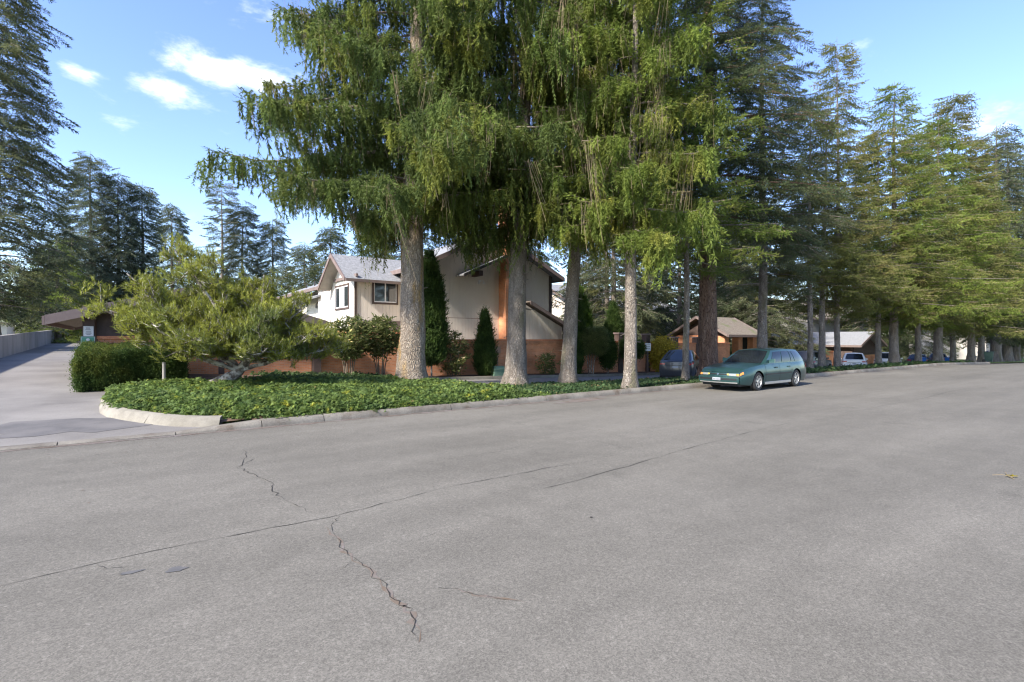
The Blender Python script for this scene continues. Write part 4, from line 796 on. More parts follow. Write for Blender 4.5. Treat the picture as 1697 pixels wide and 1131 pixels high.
    for sg in (-1, 1):
        MB().grid([[(x, sg * (ysec(x, .1) + o_), sill + h) for o_, h in ((-.02, -.02), (.014, .0), (.014, .07), (-.01, .09))] for x in sx], flip=(sg < 0)).build('sill_trim', M['plastic'] if cladding else M['alloy'], root)
        if detail == 'wagon': MB().grid([[side(x, t, sg, .014) for t in (.46, .49, .53)] for x in sx], flip=(sg < 0)).build('rub_strip', M['plastic'], root)
    # wheels
    for a in axles:
        for sg in (-1, 1):
            yc = sg * (W / 2 - .115); tw_ = .10; w = MB().lathe([(wr * .66, -tw_), (wr * .9, -tw_), (wr, -tw_ * .7), (wr, tw_ * .7), (wr * .9, tw_), (wr * .66, tw_)], 'y', 28, 0, (a, yc, wr)).build('wheel', M['rubber'], root, smooth=40)
            m2 = MB().lathe([(wr * .67, sg * tw_ * .9), (wr * .62, sg * tw_ * .95), (wr * .58, sg * tw_ * .45), (.0, sg * tw_ * .35)], 'y', 24, 1, (a, yc, wr)); m2.lathe([(wr * .68, sg * tw_), (wr * .60, sg * tw_ * .98), (wr * .57, sg * tw_ * .7)], 'y', 24, 0, (a, yc, wr)); m2.lathe([(.065, sg * tw_ * .5), (.06, sg * tw_ * .9), (0, sg * tw_ * .95)], 'y', 12, 0, (a, yc, wr))
            for k in range(6):
                an = 2 * PI * k / 6 + .3; ca, sa = math.cos(an), math.sin(an); q = []
                for r_, hw_ in ((.04, .030), (wr * .62, .036)):
                    for s2 in (-1, 1): q.append((a + ca * r_ - sa * hw_ * s2, wr + sa * r_ + ca * hw_ * s2))
                y0, y1 = yc + sg * tw_ * .5, yc + sg * tw_ * .86; pts = [q[0], q[1], q[3], q[2]]; m2.add([(x, y0, z) for x, z in pts] + [(x, y1, z) for x, z in pts], [(0, 1, 2, 3), (7, 6, 5, 4), (0, 4, 5, 1), (1, 5, 6, 2), (2, 6, 7, 3), (3, 7, 4, 0)])
            m2.build('rim', [M['alloy'], M['plastic']], w, smooth=30)
    # nose and tail fittings, laid on the curved end faces
    def face(e, u, t, off): bul = nose if e > 0 else tail; x = hl * e; s_ = side(x, t, 1); return (x + e * (bul * (1 - u * u) * (1 - .5 * abs(t - .4)) + off), s_[1] * u, s_[2])
    def patch(nm, mt, e, u0, u1, t0, t1, off=.012): return MB().grid([[face(e, u, t, off) for u in np.linspace(u1, u0, 7)] for t in (t0, (t0 + t1) / 2, t1)], flip=(e < 0)).build(nm, mt, root, smooth=60)
    def wrap(nm, mt, e, sg, x0, t0, t1, off=.012): return MB().grid([[side(x, t, sg, off) for t in (t0, (t0 + t1) / 2, t1)] for x in np.linspace(x0, hl * e, 4)], flip=(sg * e < 0) if e > 0 else (sg > 0)).build(nm, mt, root, smooth=60)
    if detail == 'wagon':
        patch('grille', M['plastic'], 1, -.42, .42, .80, .90); patch('emblem', M['chrome'], 1, -.06, .06, .79, .92, .018)
        for sg in (-1, 1):
            patch('headlight', M['lamp'], 1, min(sg * .52, sg * .86), max(sg * .52, sg * .86), .74, .93); patch('turn_signal', M['amber'], 1, min(sg * .87, sg * .985), max(sg * .87, sg * .985), .74, .92, .014); wrap('turn_signal', M['amber'], 1, sg, hl - .16, .74, .90)
            patch('fog_light', M['fog'], 1, min(sg * .44, sg * .54), max(sg * .44, sg * .54), .78, .92, .02)
            patch('bumper_lamp', M['lamp'], 1, min(sg * .58, sg * .86), max(sg * .58, sg * .86), .44, .54, .03); wrap('tail_light', M['red'], -1, sg, -hl + .16, .70, .95)
        MB().grid([[(face(1, u, t, o_)) for u in np.linspace(1, -1, 13)] for t, o_ in ((.06, .02), (.10, .07), (.36, .085), (.62, .085), (.66, .02))], flip=False).build('front_bumper', paintm, root, smooth=40)
        patch('bumper_insert', M['plastic'], 1, -.9, .9, .34, .50, .088); patch('bumper_lip', M['alloy'], 1, -.95, .95, .07, .16, .082)
        pl = patch('licence_plate', M['plate'], 1, -.20, .20, .30, .56, .105); [MB().grid([[face(1, u, t, .108) for u in (u0 + .028, u0)] for t in (.36, .46)]).build('lettering', M['ink'], pl) for u0 in (-.16, -.115, -.07, .01, .055, .10, .145)]
        patch('tail_panel', M['red'], -1, -.9, .9, .62, .82)
    else:
        patch('grille', M['plastic'], 1, -.5, .5, .55, .72); patch('licence_plate', M['plate'], -1, -.17, .17, .56, .70, .02); patch('rear_bumper', M['plastic'] if cladding else paintm, -1, -.96, .96, .05, .34, .05)
        for sg in (-1, 1): patch('headlight', M['lamp'], 1, min(sg * .6, sg * .95), max(sg * .6, sg * .95), .70, .84); patch('tail_light', M['red'], -1, min(sg * .66, sg * .98), max(sg * .66, sg * .98), .80, .90, .02); wrap('tail_light', M['red'], -1, sg, -hl + .25, .80, .92)
        patch('tail_crease', M['plastic'], -1, -.6, .6, .74, .765, .016)
    return root
car('station_wagon', 'teal station wagon parked at the street kerb facing the viewer', (18.74, 10.27, 0), PI + .01, 'teal', L=4.72, W=1.72, axles=(1.36, -1.36), wr=.315, belt=[(-2.36, .88), (-2.1, .93), (-1, .92), (.5, .90), (.85, .90), (1.5, .84), (2.1, .75), (2.30, .68), (2.36, .63)], A=(.92, .90), B=(.12, 1.35), C=(-1.78, 1.36), D=(-2.28, .92), wins=((.13, .36, .07, .31), (.385, .60, .335, .58), (.62, .685, .60, .66), (.71, .95, .69, .93)), roofw=.75, doors=((-.08, .88), (-1.0, -.1)), detail='wagon')
SUVW = ((.12, .40, .08, .36), (.43, .70, .39, .67), (.73, .92, .71, .86))
ez = lambda x, y: zgf(x, y)
car('crossover_car', 'dark slate grey rounded crossover seen from behind between the trunks', (25.7, 18.4, ez(25.2, 18)), math.radians(27), 'grey', L=4.75, W=1.92, axles=(1.42, -1.45), wr=.36, sill=.22, belt=[(-2.37, 1.02), (-2.2, 1.08), (-1, 1.02), (.9, .95), (1.3, .93), (2.0, .82), (2.37, .70)], A=(1.35, .95), B=(.25, 1.55), C=(-1.05, 1.60), D=(-2.28, 1.08), wins=SUVW, roofw=.62, doors=((.05, 1.1), (-.95, .03)), detail='suv', tail=.14)
car('boxy_suv', 'charcoal boxy suv behind the teal wagon', (42.4, 18.8, ez(42.4, 18.8)), math.radians(8), 'dark', L=4.6, W=1.85, axles=(1.35, -1.3), wr=.36, sill=.3, belt=[(-2.3, 1.1), (.9, 1.08), (1.2, 1.06), (2.1, 1.0), (2.3, .9)], A=(1.0, 1.06), B=(.5, 1.68), C=(-2.0, 1.72), D=(-2.26, 1.1), wins=SUVW, roofw=.74, rails=True, doors=((.0, 1.0), (-1.0, -.02)), detail='suv', cladding=True)
SB = [(-2.3, 1.12), (-1, 1.08), (.9, 1.0), (1.25, .98), (2.0, .90), (2.3, .76)]
car('white_crossover', 'white crossover with black lower bumper parked right of the boxy suv', (50.4, 18.9, ez(50.4, 18.9)), math.radians(22), 'white', L=4.6, W=1.86, axles=(1.38, -1.32), wr=.36, sill=.26, belt=SB, A=(1.2, .98), B=(.35, 1.62), C=(-1.75, 1.64), D=(-2.25, 1.12), wins=SUVW, roofw=.68, doors=((.0, 1.05), (-1.0, -.02)), detail='suv', cladding=True)
car('white_suv', 'large white suv with wide rear window before the far carport', (58.2, 18.9, ez(58.2, 18.9)), math.radians(14), 'white', L=4.9, W=1.98, axles=(1.45, -1.45), wr=.38, sill=.26, belt=[(a * 1.065, b + .08) for a, b in SB], A=(1.3, 1.06), B=(.4, 1.72), C=(-1.95, 1.76), D=(-2.38, 1.2), wins=SUVW, roofw=.74, doors=((.0, 1.1), (-1.1, -.02)), detail='suv')
car('navy_car', 'dark navy car half hidden by trunks beside blue bins', (67, 19, ez(67, 19)), math.radians(12), 'navy', L=4.6, W=1.8, axles=(1.38, -1.32), wr=.34, sill=.22, belt=SB, A=(1.2, .98), B=(.35, 1.5), C=(-1.6, 1.5), D=(-2.25, 1.12), wins=SUVW, roofw=.68, detail='suv')
car('silver_grey_car', 'grey hatchback farthest along the row of parked cars', (73.5, 19, ez(73, 19)), math.radians(12), 'grey', L=4.4, W=1.8, axles=(1.3, -1.28), wr=.34, sill=.22, belt=[(a * .95, b) for a, b in SB], A=(1.1, .98), B=(.3, 1.5), C=(-1.6, 1.5), D=(-2.1, 1.1), wins=SUVW, roofw=.68, detail='suv')
# wheeled bins
M['bin_blue'] = material('blue_bin', (0.02, 0.11, 0.38), (0.03, 0.14, 0.45), scale=5, rough=0.5); M['bin_lid'] = material('blue_bin_lid', (0.04, 0.20, 0.55), rough=0.45); M['bin_navy'] = material('navy_bin', (0.025, 0.04, 0.22), rough=0.5); M['bin_green'] = material('green_bin', (0.02, 0.045, 0.04), (0.03, 0.06, 0.052), scale=5, rough=0.55)
def wheeled_bin(label, x, y, rz, mt, lid, s=1.0, z=None):
    r = empty('wheeled_bin', (x, y, zgf(x, y) + .02 if z is None else z), rz, label, 'bin', 'wheeled bins along the lane')
    MB().hexa([(-.24 * s, -.26 * s, .06), (.24 * s, -.26 * s, .06), (.24 * s, .24 * s, .06), (-.24 * s, .24 * s, .06)], [(-.31 * s, -.36 * s, .98 * s), (.31 * s, -.36 * s, .98 * s), (.31 * s, .33 * s, .98 * s), (-.31 * s, .33 * s, .98 * s)]).build('body', mt, r)
    MB().grid([[(u * s, v * s, (.985 + .10 * (1 - (v / .42) ** 2) * (1 - (u / .5) ** 2)) * s) for v in np.linspace(-.41, .38, 6)] for u in np.linspace(-.34, .34, 5)], flip=False).box(-.34 * s, .34 * s, -.42 * s, -.40 * s, .95 * s, 1.0 * s).build('lid', lid, r, smooth=50)
    [MB().prism([(.34 * s + .12 * math.cos(t), .12 + .12 * math.sin(t)) for t in np.linspace(0, 2 * PI, 13)[:-1]], 'x', k * .26 * s - .03, k * .26 * s + .03).build('wheel', M['rubber'], r) for k in (-1, 1)]
    h = MB().tube([(-.25 * s, .40 * s, .96 * s), (.25 * s, .40 * s, .96 * s)], .02, 6).build('handle', mt, r); return r
wheeled_bin('blue bin with light blue lid between the white suv and navy car', 59.0, 16.6, .3, M['bin_blue'], M['bin_lid'], 1.15); wheeled_bin('blue bin just right of the thick trunk past the navy car', 67.6, 16.6, .2, M['bin_blue'], M['bin_lid'], 1.1); wheeled_bin('small blue bin showing between the far slender trunks', 74.6, 16.4, .1, M['bin_blue'], M['bin_lid'], 1.1); wheeled_bin('navy bin standing left of the green bin', 74.4, 15.4, .2, M['bin_navy'], M['bin_navy'], 1.4)
wheeled_bin('dark green bin standing at the far end of the kerb', 59.5, 11.95, .1, M['bin_green'], M['bin_green'], .9, float(z_street(np.float64(59.5))) + .1)

# ------------------------------------------------------------------ shrubs, hedge, cypresses
def shell_plant(name, label, x, y, prof, leaf, T, n, cat='shrub', sx=1.0, sy=1.0, s=1.0, stems=3, bark='bark_pine', jit=.06, hollow=.7, up=True, lean=0.0, m2=None, group=None):
    """A clipped or columnar plant: PROF lists (height, radius); clumps fill the outer shell of that solid."""
    zb_ = zgf(x, y); root = empty(name, (x, y, zb_), 0, label, cat, group); mb = MB(); z0 = prof[0][0]; z1 = prof[-1][0]; P, Rt, S = [], [], []
    for k in range(stems):
        a = 2 * PI * k / max(stems, 1) + .5; r = .0 if stems == 1 else .12; top = z0 + (z1 - z0) * .55; mb.tube([(r * math.cos(a), r * math.sin(a), -.1), (r * 1.6 * math.cos(a), r * 1.6 * math.sin(a), z0 * .6), (r * 3.6 * math.cos(a) * sx, r * 3.6 * math.sin(a) * sy, top)], [.05, .04, .015] if stems == 1 else [.03, .024, .01], 6)
    hs = [p[0] for p in prof]; rs = [p[1] for p in prof]; lob = [(random.uniform(0, 6.28), random.uniform(z0, z1), random.gauss(0, .10)) for _ in range(14)]
    w = np.array([max(.02, float(np.interp(z, hs, rs))) for z in np.linspace(z0, z1, 40)]); w = w / w.sum(); zs = np.random.default_rng(len(label)).choice(np.linspace(z0, z1, 40), n, p=w)
    for z in zs:
        z = z + random.uniform(-.5, .5) * (z1 - z0) / 40; a = random.uniform(0, 6.28); r = float(np.interp(z, hs, rs)); bumpy = 1 + sum(g * math.exp(-((math.remainder(a - la, 6.283)) / .6) ** 2 - ((z - lz) / (.18 * (z1 - z0))) ** 2) for la, lz, g in lob)
        q = r * bumpy * (hollow + (1 - hollow) * math.sqrt(random.random())) + random.gauss(0, jit * .4)
        P.append((math.cos(a) * q * sx + lean * (z - z0), math.sin(a) * q * sy, z)); S.append(s * random.uniform(.75, 1.3)); Rt.append(((random.gauss(0, .25) - .35 * math.sin(a)) if up else random.uniform(-1, 1), (random.gauss(0, .25) + .35 * math.cos(a)) if up else random.uniform(-1, 1), random.uniform(0, 6.28)))
    if stems: mb.build('stem', M[bark], root, smooth=60)
    scatter('foliage', T, P, Rt, S, np.random.default_rng(n).integers(0, 4, len(P)), [M[leaf], M[m2] if m2 else M[bark]], root); return root
shell_plant('cypress_shrub', 'tall dark green columnar cypress right behind the thickest trunk', 11.7, 22.3, [(.75, .25), (1.0, .5), (1.8, .60), (3.5, .58), (4.8, .40), (6.0, .06)], 'cypress', T_UP, 2400, 'cypress', stems=1, lean=-.02)
shell_plant('cypress_shrub', 'small pointed cypress in front of the brick wall beside the chimney', 14.75, 22.3, [(.15, .22), (.6, .40), (1.3, .42), (2.2, .25), (3.4, .03)], 'cypress', T_UP, 1100, 'cypress', stems=1)
shell_plant('cypress_shrub', 'dark columnar cypress just right of the leaning trunk at the house end', 20.9, 22.2, [(.1, .2), (1, .38), (3, .36), (4.6, .08)], 'cypress', T_UP, 1300, 'cypress', stems=1)
shell_plant('cypress_shrub', 'bright green arborvitae rising behind the garden wall past the house', 24.7, 25.8, [(.0, .5), (1.5, .8), (3.5, .7), (5.6, .1)], 'cypress_lime', T_UP, 1700, 'cypress', stems=1)
shell_plant('cypress_shrub', 'green arborvitae behind the wall piers near the parking sign', 28.2, 26, [(.0, .5), (1.5, .75), (3.2, .6), (4.8, .1)], 'cypress', T_UP, 1300, 'cypress', stems=1)
shell_plant('topiary_shrub', 'flat topped clipped shrub on bare stems by the brick wall', 21.9, 21.95, [(1.3, .55), (1.6, .85), (2.2, .92), (2.75, .75), (2.8, .05)], 'rhodo', T_HEDGE, 1900, s=1.5, stems=4, hollow=.85)
shell_plant('topiary_shrub', 'dark round shrub just right of the flat topped one', 23.6, 22.2, [(.5, .2), (1.0, .42), (1.7, .45), (2.3, .1)], 'cypress', T_HEDGE, 900, s=1.6, stems=2)
shell_plant('topiary_shrub', 'small clipped shrub with level top left of the parking sign', 25.9, 22.3, [(1.1, .45), (1.4, .62), (2.0, .66), (2.12, .55), (2.15, .05)], 'cypress', T_HEDGE, 1100, s=1.5, stems=2, hollow=.85)
shell_plant('yellow_shrub', 'yellow leaved shrub against the brick wall behind the grey crossover', 29.0, 22.3, [(.3, .5), (1.2, .9), (2.0, .8), (2.4, .2)], 'yellow', T_BROAD, 420, s=.9, stems=4, hollow=.3, up=False)
shell_plant('clipped_hedge', 'low clipped green hedge before the entry shelter', 41.4, 22.6, [(.1, .8), (1.0, .85), (1.35, .8), (1.4, .1)], 'hedge', T_HEDGE, 900, 'hedge', sx=1.7, s=1.8, stems=0)
for (nm, lab, x, y, pr, n) in (('rhododendron', 'leggy rhododendron with pale buds beside the dark wall post', 7.35, 21.2, [(1.0, .45), (1.5, .95), (2.1, .95), (2.55, .3)], 520), ('rhododendron', 'rhododendron with bare stems just left of the thickest trunk', 8.75, 21.3, [(1.1, .4), (1.6, .8), (2.2, .85), (2.65, .25)], 480), ('rhododendron', 'thin straggly rhododendron between the two pointed cypresses', 12.95, 22.3, [(.3, .35), (1.0, .7), (1.8, .65), (2.2, .3)], 190), ('wall_shrub', 'small sparse shrub at the wall foot below the lean-to roof', 18.9, 22.3, [(.1, .3), (.6, .45), (1.2, .35)], 110)):
    shell_plant(nm, lab, x, y, pr, 'rhodo', T_RHODO, int(n * .6), s=1.25, stems=6, hollow=.15, m2='bloom', jit=.2, bark='brown_twig')
# box hedge with a sloping top beside the driveway
hd = empty('box_hedge', (0, 0, 0), 0, 'thick clipped box hedge at the driveway corner below the signs', 'hedge'); P, Rt, S = [], [], []
hx0, hx1, hy0, hy1 = -1.15, 1.55, 19.5, 22.75
def htop(y): return 1.12 + .48 * (y - hy0) / (hy1 - hy0)
MB().hexa([(hx0 + .2, hy0 + .2, .1), (hx1 - .2, hy0 + .2, .1), (hx1 - .2, hy1 - .1, .1), (hx0 + .2, hy1 - .1, .1)], [(hx0 + .2, hy0 + .2, zgf(-1, hy0) + .8), (hx1 - .2, hy0 + .2, zgf(-1, hy0) + .8), (hx1 - .2, hy1 - .1, 1.35), (hx0 + .2, hy1 - .1, 1.35)]).build('dark_core', M['dark'], hd)  # solid near-black block filling the inside of the hedge
for k in range(13000):
    u, v, w_ = random.random(), random.random(), random.random(); x = hx0 + (hx1 - hx0) * u; y = hy0 + (hy1 - hy0) * v; zb_ = zgf(x, y); zt = htop(y) + .04 * math.sin(x * 5) + .03 * math.sin(y * 4); f = random.random()
    if f < .36: z = zt - abs(random.gauss(0, .04))
    elif f < .66: y = hy0 + abs(random.gauss(0, .06)) + .05 * math.sin(x * 4) + .10 * (1 - w_) ** 3; z = zb_ + .03 + (zt - zb_) * w_
    elif f < .88: x = hx0 + abs(random.gauss(0, .06)) + .05 * math.sin(y * 4) + .12 * (1 - w_) ** 3; z = zb_ + .03 + (zt - zb_) * w_
    else: x = hx1 - abs(random.gauss(0, .06)); z = zb_ + (zt - zb_) * w_
    e = min(x - hx0, hx1 - x, y - hy0); 
    if z > zt - .05 and e < .05: z -= .05 - e
    P.append((x, y, z)); Rt.append((random.uniform(-.9, .9), random.uniform(-.9, .9), random.uniform(0, 6.28))); S.append(random.uniform(.55, .95))
scatter('foliage', T_HEDGE, P, Rt, S, np.random.default_rng(3).integers(0, 4, len(P)), [M['hedge']], hd)

# ------------------------------------------------------------------ the sprawling pine on the island
def sprawling_pine():
    bx, by = 2.35, 17.6; zb_ = zgf(bx, by) + .2; root = empty('sprawling_pine', (bx, by, zb_), 0, 'sprawling yellow green pine with lichened limbs leaning over the ivy', 'pine tree')
    Rv = Vector((.805, -.593, 0)); Fv = Vector((.593, .805, 0)); mb = MB(); P, Rt, S = [], [], []; rd = random.Random(5)
    top = lambda l: float(np.interp(l, [-4.0, -3.3, -2.4, -1.5, -.6, .4, 1.4, 2.0, 2.6, 3.3], [2.7, 3.6, 4.7, 5.1, 4.5, 4.1, 4.1, 3.6, 2.2, 2.4])); low = lambda l: float(np.interp(l, [-4, -3, -2, -1, 0, 1, 2, 3], [2.3, 1.9, 1.65, 1.45, 1.3, 1.25, 1.2, 1.3]))
    base = [Vector((-.35, .1, 0)), Vector((.0, .0, .2)), Vector((.35, -.2, .42)), Vector((.6, -.3, .8))]; mb.tube(base, [.20, .17, .15, .12], 9)
    hubs = [Vector((.4, -.2, .5)), Vector((.0, .1, .9)), Vector((.6, -.3, .8))]
    mains = [(-3.6, -.3, 2.8), (-2.9, .8, 3.6), (-2.2, -.9, 3.6), (-1.6, .3, 4.4), (-.6, -.7, 3.8), (.3, .6, 3.5), (1.3, -.2, 3.6), (1.9, .8, 2.7), (2.7, -.4, 1.9), (3.1, .5, 1.5), (-2.7, -.6, 2.2), (-1.2, -1.4, 2.2), (.9, -1.2, 2.1), (1.6, -.9, 2.3), (-1.8, 1.4, 2.8), (.5, 1.5, 2.4), (-.3, 0, 3.9), (2.3, 0, 2.6), (-.2, -1.5, 1.9), (1.8, -1.1, 1.5)]
    def tuft(p, d, s):
        P.append(tuple(p)); S.append(s); d = d.normalized(); Rt.append(tuple(d.to_track_quat('Z', 'Y').to_euler()))
    for (l, f, z) in mains:
        h0 = rd.choice(hubs); e = Rv * l + Fv * f + Vector((0, 0, z - zb_)); mid = h0.lerp(e, .45) + Vector((rd.gauss(0, .2), rd.gauss(0, .2), rd.gauss(0, .12) - .25)); q = lambda t: h0 * (1 - t) ** 2 + mid * 2 * t * (1 - t) + e * t * t
        n = 9; mb.tube([q(i / n) + Vector((rd.gauss(0, .02), rd.gauss(0, .02), rd.gauss(0, .02))) for i in range(n + 1)], [.075 * (1 - .75 * i / n) for i in range(n + 1)], 6, cap=False)
        for k in range(22):
            t = rd.uniform(.3, 1.0); s0 = q(t); dr = Vector((rd.gauss(0, 1), rd.gauss(0, 1), rd.gauss(.25, .7))).normalized(); ln = rd.uniform(.35, 1.05) * (1.15 - .4 * t); s1 = s0 + dr * ln; lp = s1.dot(Rv)
            zmax, zmin = top(lp) - zb_, low(lp) - zb_
            if not (zmin < s1.z < zmax): s1.z = min(max(s1.z, zmin + rd.random() * .3), zmax - rd.random() * .25)
            m_ = s0.lerp(s1, .5) + Vector((0, 0, -.06)); mb.tube([s0, m_, s1], [.022, .014, .008], 4, cap=False); leafy = t > .42 or s1.z > 1.6
            for j in range(7 if leafy else 2):
                u = rd.uniform(.45, 1.02); c = s0.lerp(s1, u) + Vector((rd.gauss(0, .10), rd.gauss(0, .10), rd.gauss(0, .08))); dd = (s1 - s0).normalized() * .5 + Vector((rd.gauss(0, .5), rd.gauss(0, .5), .8)); tuft(c, dd, rd.uniform(.8, 1.35)); mb.tube([s0.lerp(s1, u * .9), c], [.008, .005], 3, cap=False)
    mb.build('trunk', M['bark_pine'], root, smooth=70); scatter('crown', T_TUFT, P, Rt, S, np.random.default_rng(4).integers(0, 4, len(P)), [M['pine'], M['bark_pine']], root)
sprawling_pine()

# ------------------------------------------------------------------ the row of street trees
G = 'tall conifers along the kerb strip'
def W(x, y): return dict(x=x, y=y)
conifer('weeping_spruce', 'weeping spruce with the thickest grey and ochre trunk rising from the ivy', 8.5, 17.8, 25, 6.6, 6.3, .50, 'spruce_blue', 'bark', (.35, -.1), dens=5.0, group=G, bare=.03)
conifer('weeping_spruce', 'weeping spruce with straight grey trunk in front of the chimney', 12.3, 16.5, 24, 7.0, 5.0, .40, 'spruce', 'bark_grey', (.7, -.4), dens=3.8, group=G, bare=.10, long=True)
conifer('weeping_spruce', 'weeping spruce with leaning grey trunk and many tan dead strands', 14.35, 15.7, 23, 7.0, 4.4, .31, 'spruce', 'bark_grey', (1.4, -.6), dens=4.0, group=G, bare=.26, long=True)
conifer('spruce_tree', 'bright green spruce with bare trunk close to the kerb', 13.95, 12.1, 20, 5.4, 3.3, .22, 'spruce_lime', 'bark_grey', (.4, 0), dens=4.2, group=G, bare=.08)
conifer('spruce_tree', 'lime green spruce on the slim pale trunk left of the teal wagon', 18.5, 13.1, 18, 5.0, 3.0, .135, 'spruce_lime', 'bark_grey', (.2, .1), 'spread', dens=6, group=G, shape=.55)
conifer('red_barked_fir', 'tall dark fir with thick red furrowed trunk behind the teal wagon', 21.2, 13.8, 27, 6.8, 5.2, .40, 'fir', 'bark_red', (.2, .2), 'frond', dens=6, group=G, shape=.55, rough=.08)
conifer('fir_tree', 'blue green fir on a pale trunk above the wagon roof', 26.6, 14.2, 23, 4.6, 4.0, .25, 'fir_blue', 'bark_grey', (.5, .3), 'frond', dens=5.2, group=G)
conifer('spruce_tree', 'slim spruce with sparse grey twigs right of the wagon', 31.2, 13.9, 16, 4.8, 2.8, .16, 'spruce_olive', 'bark_grey', (0, 0), 'spread', dens=3.6, group=G, shape=.8, scale=1.15)
conifer('spruce_tree', 'spruce with leaning trunk left of the white crossover', 33.6, 14.3, 15.5, 4.2, 3.6, .20, 'spruce_olive', 'bark_grey', (.6, 0), 'spread', dens=4.6, group=G, scale=1.2)
conifer('spruce_tree', 'narrow pointed spruce whose trunk crosses the white crossover', 36.0, 14.4, 21, 3.8, 3.8, .18, 'spruce_olive', 'bark_grey', (0, 0), 'spread', dens=4.2, group=G, scale=1.2, shape=1.0)
conifer('spruce_tree', 'spruce on the darker of the twin trunks before the white suv', 43.2, 14.6, 17.5, 3.9, 3.8, .20, 'spruce_olive', 'bark_grey', (0, 0), 'spread', dens=4.4, group=G, scale=1.35)
conifer('spruce_tree', 'broad yellow green spruce on the right one of the twin trunks', 44.6, 14.1, 20.5, 3.7, 5.0, .30, 'spruce_lime', 'bark_grey', (0, 0), 'spread', dens=5, group=G, scale=1.35, shape=.8)
conifer('spruce_tree', 'spruce on the slender trunk before the navy car', 50.3, 14.3, 18.5, 3.6, 4.0, .22, 'spruce_olive', 'bark_grey', (0, 0), 'spread', dens=4.6, group=G, scale=1.5)
conifer('spruce_tree', 'spruce on the thick trunk right of the navy car', 54.8, 14.2, 21, 3.5, 5.0, .34, 'spruce_lime', 'bark_grey', (0, 0), 'spread', dens=4.8, group=G, scale=1.5, shape=.8)
for lab, x, y, h, R_, r0, lf in (('spruce just right of the thick trunk with the blue bin', 60.5, 14.6, 25, 3.2, .22, 'spruce_olive'), ('spruce with a straight dark trunk before the pale building strip', 63.5, 14.0, 20.5, 3.6, .30, 'spruce_olive'), ('spruce left of the gap with white porch posts', 68.5, 14.3, 19, 3.6, .28, 'spruce')):
    conifer('spruce_tree', lab, x, y, h, 3.5, R_ * 1.25, r0, lf, 'bark_grey', (0, 0), 'spread', dens=4.2, group=G, scale=1.7)
for lab, x, y, h, R_, r0, lf in (('fir with thick trunk on the lawn right of the green bin', 75.5, 14.6, 26, 3.8, .50, 'fir_blue'), ('fir with leaning trunk on the lawn near the right edge', 80.5, 14.6, 26, 3.8, .46, 'fir_blue'), ('dark fir at the right edge of the picture', 87, 15.0, 25, 4.5, .42, 'fir')):
    conifer('fir_tree', lab, x, y, h, 3.2, R_ * 1.2, r0, lf, 'bark_grey', (.5, 0), 'frond', dens=4, group=G, scale=1.9)

# ------------------------------------------------------------------ trees behind
GB = 'conifers behind the buildings'
conifer('large_fir', 'large bluish fir cut by the left edge behind the concrete wall', -7.4, 50, 33, 3.0, 4.7, .55, 'fir_blue', 'bark_grey', (0, 0), 'frond', dens=6, group=GB, scale=1.7, shape=.55)
conifer('cedar_tree', 'yellow green cedar behind the carport eave', -5.2, 66, 10, 1.0, 3.5, .3, 'spruce_lime', 'bark_grey', (0, 0), 'frond', dens=5, group=GB, scale=1.6)
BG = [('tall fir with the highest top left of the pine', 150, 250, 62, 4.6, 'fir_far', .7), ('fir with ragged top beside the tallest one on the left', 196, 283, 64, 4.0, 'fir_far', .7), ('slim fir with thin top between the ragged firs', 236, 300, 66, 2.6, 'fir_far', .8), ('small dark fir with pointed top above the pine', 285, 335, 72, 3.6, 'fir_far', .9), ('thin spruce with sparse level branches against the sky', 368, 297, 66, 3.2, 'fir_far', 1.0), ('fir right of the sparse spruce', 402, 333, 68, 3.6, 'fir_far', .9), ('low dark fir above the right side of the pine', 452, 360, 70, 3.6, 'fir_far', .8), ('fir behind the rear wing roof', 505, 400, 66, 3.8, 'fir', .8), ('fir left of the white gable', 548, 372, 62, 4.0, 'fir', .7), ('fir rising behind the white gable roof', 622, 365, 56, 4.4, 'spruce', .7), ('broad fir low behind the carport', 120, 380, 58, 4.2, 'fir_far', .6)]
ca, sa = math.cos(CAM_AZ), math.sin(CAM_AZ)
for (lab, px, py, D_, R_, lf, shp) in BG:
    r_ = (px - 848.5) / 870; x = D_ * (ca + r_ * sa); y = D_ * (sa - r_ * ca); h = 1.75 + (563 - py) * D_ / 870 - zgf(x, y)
    conifer('distant_fir', lab, x, y, h, 1.5, R_, .3, lf, 'bark_grey', (0, 0), 'up' if px == 368 else 'frond', dens=3.2 if px == 368 else 6.0, group=GB, scale=1.8, shape=shp, secs=True, bare=0)
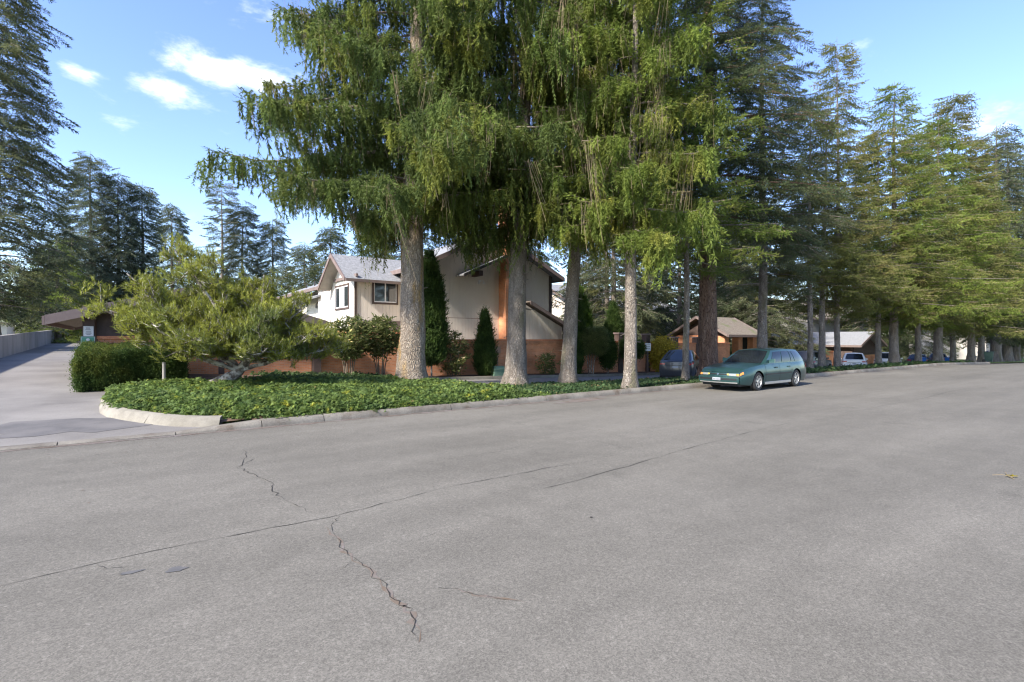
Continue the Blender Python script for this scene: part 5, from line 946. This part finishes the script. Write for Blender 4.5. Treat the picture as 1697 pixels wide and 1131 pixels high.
for lab, x, y, h, R_, lf in (('dark fir right behind the beige house ridge', 20, 42, 19, 5, 'fir'), ('fir behind the house end and garden wall', 27, 37, 20, 4.6, 'fir'), ('fir with grey trunk behind the parking sign', 32, 29.5, 19, 4.0, 'fir_blue'), ('dark fir left of the entry shelter', 37, 35, 21, 4.8, 'fir'), ('dark fir behind the entry shelter roof', 47, 34, 22, 5.0, 'fir'), ('blue fir between shelter and far carport', 52, 27.5, 18, 4.2, 'fir_blue'), ('dark fir behind the boxy suv', 56, 32, 20, 5, 'fir'), ('dark fir left of the brown town house', 66, 40, 22, 5, 'fir'), ('dark fir behind the navy car', 77, 27, 19, 4.5, 'fir'), ('dark fir before the white house', 92, 26, 20, 5, 'fir'), ('fir at the far end of the street', 118, 16, 22, 5, 'fir'), ('broad dark fir behind the brown town house', 78, 48, 22, 6, 'fir'), ('dark fir filling the gap right of the brown town house', 96, 40, 22, 6, 'fir'), ('fir behind the white house roof', 128, 40, 24, 7, 'fir'), ('dark fir between the entry shelter and beige town house', 58, 44, 22, 6, 'fir'), ('fir beyond the white house at the street end', 145, 24, 24, 7, 'fir')):
    conifer('background_fir', lab, x, y, h, 1.2 if x > 40 else 2.6, R_, .28, lf, 'bark_grey', (0, 0), 'frond', dens=4.2, group=GB, scale=1.8, shape=.6, bare=0)

# ------------------------------------------------------------------ the wood closing the view beyond the houses
P, Rt, S = [], [], []
for k in range(230):
    a = math.radians(random.uniform(-2, 112)); d = random.uniform(115, 180); x, y = math.cos(a) * d, math.sin(a) * d + 12; h = random.uniform(9, 16); zb_ = zgf(x, y); R_ = random.uniform(3.0, 4.5)
    for j in range(42):
        u = j / 42; an = j * 2.4 + random.random(); l = R_ * (1 - u) ** .8 * random.uniform(.5, 1); P.append((x + math.cos(an) * l * .5, y + math.sin(an) * l * .5, zb_ + .3 + h * u)); Rt.append((random.gauss(0, .4), .25, an)); S.append(random.uniform(2.6, 4.0))
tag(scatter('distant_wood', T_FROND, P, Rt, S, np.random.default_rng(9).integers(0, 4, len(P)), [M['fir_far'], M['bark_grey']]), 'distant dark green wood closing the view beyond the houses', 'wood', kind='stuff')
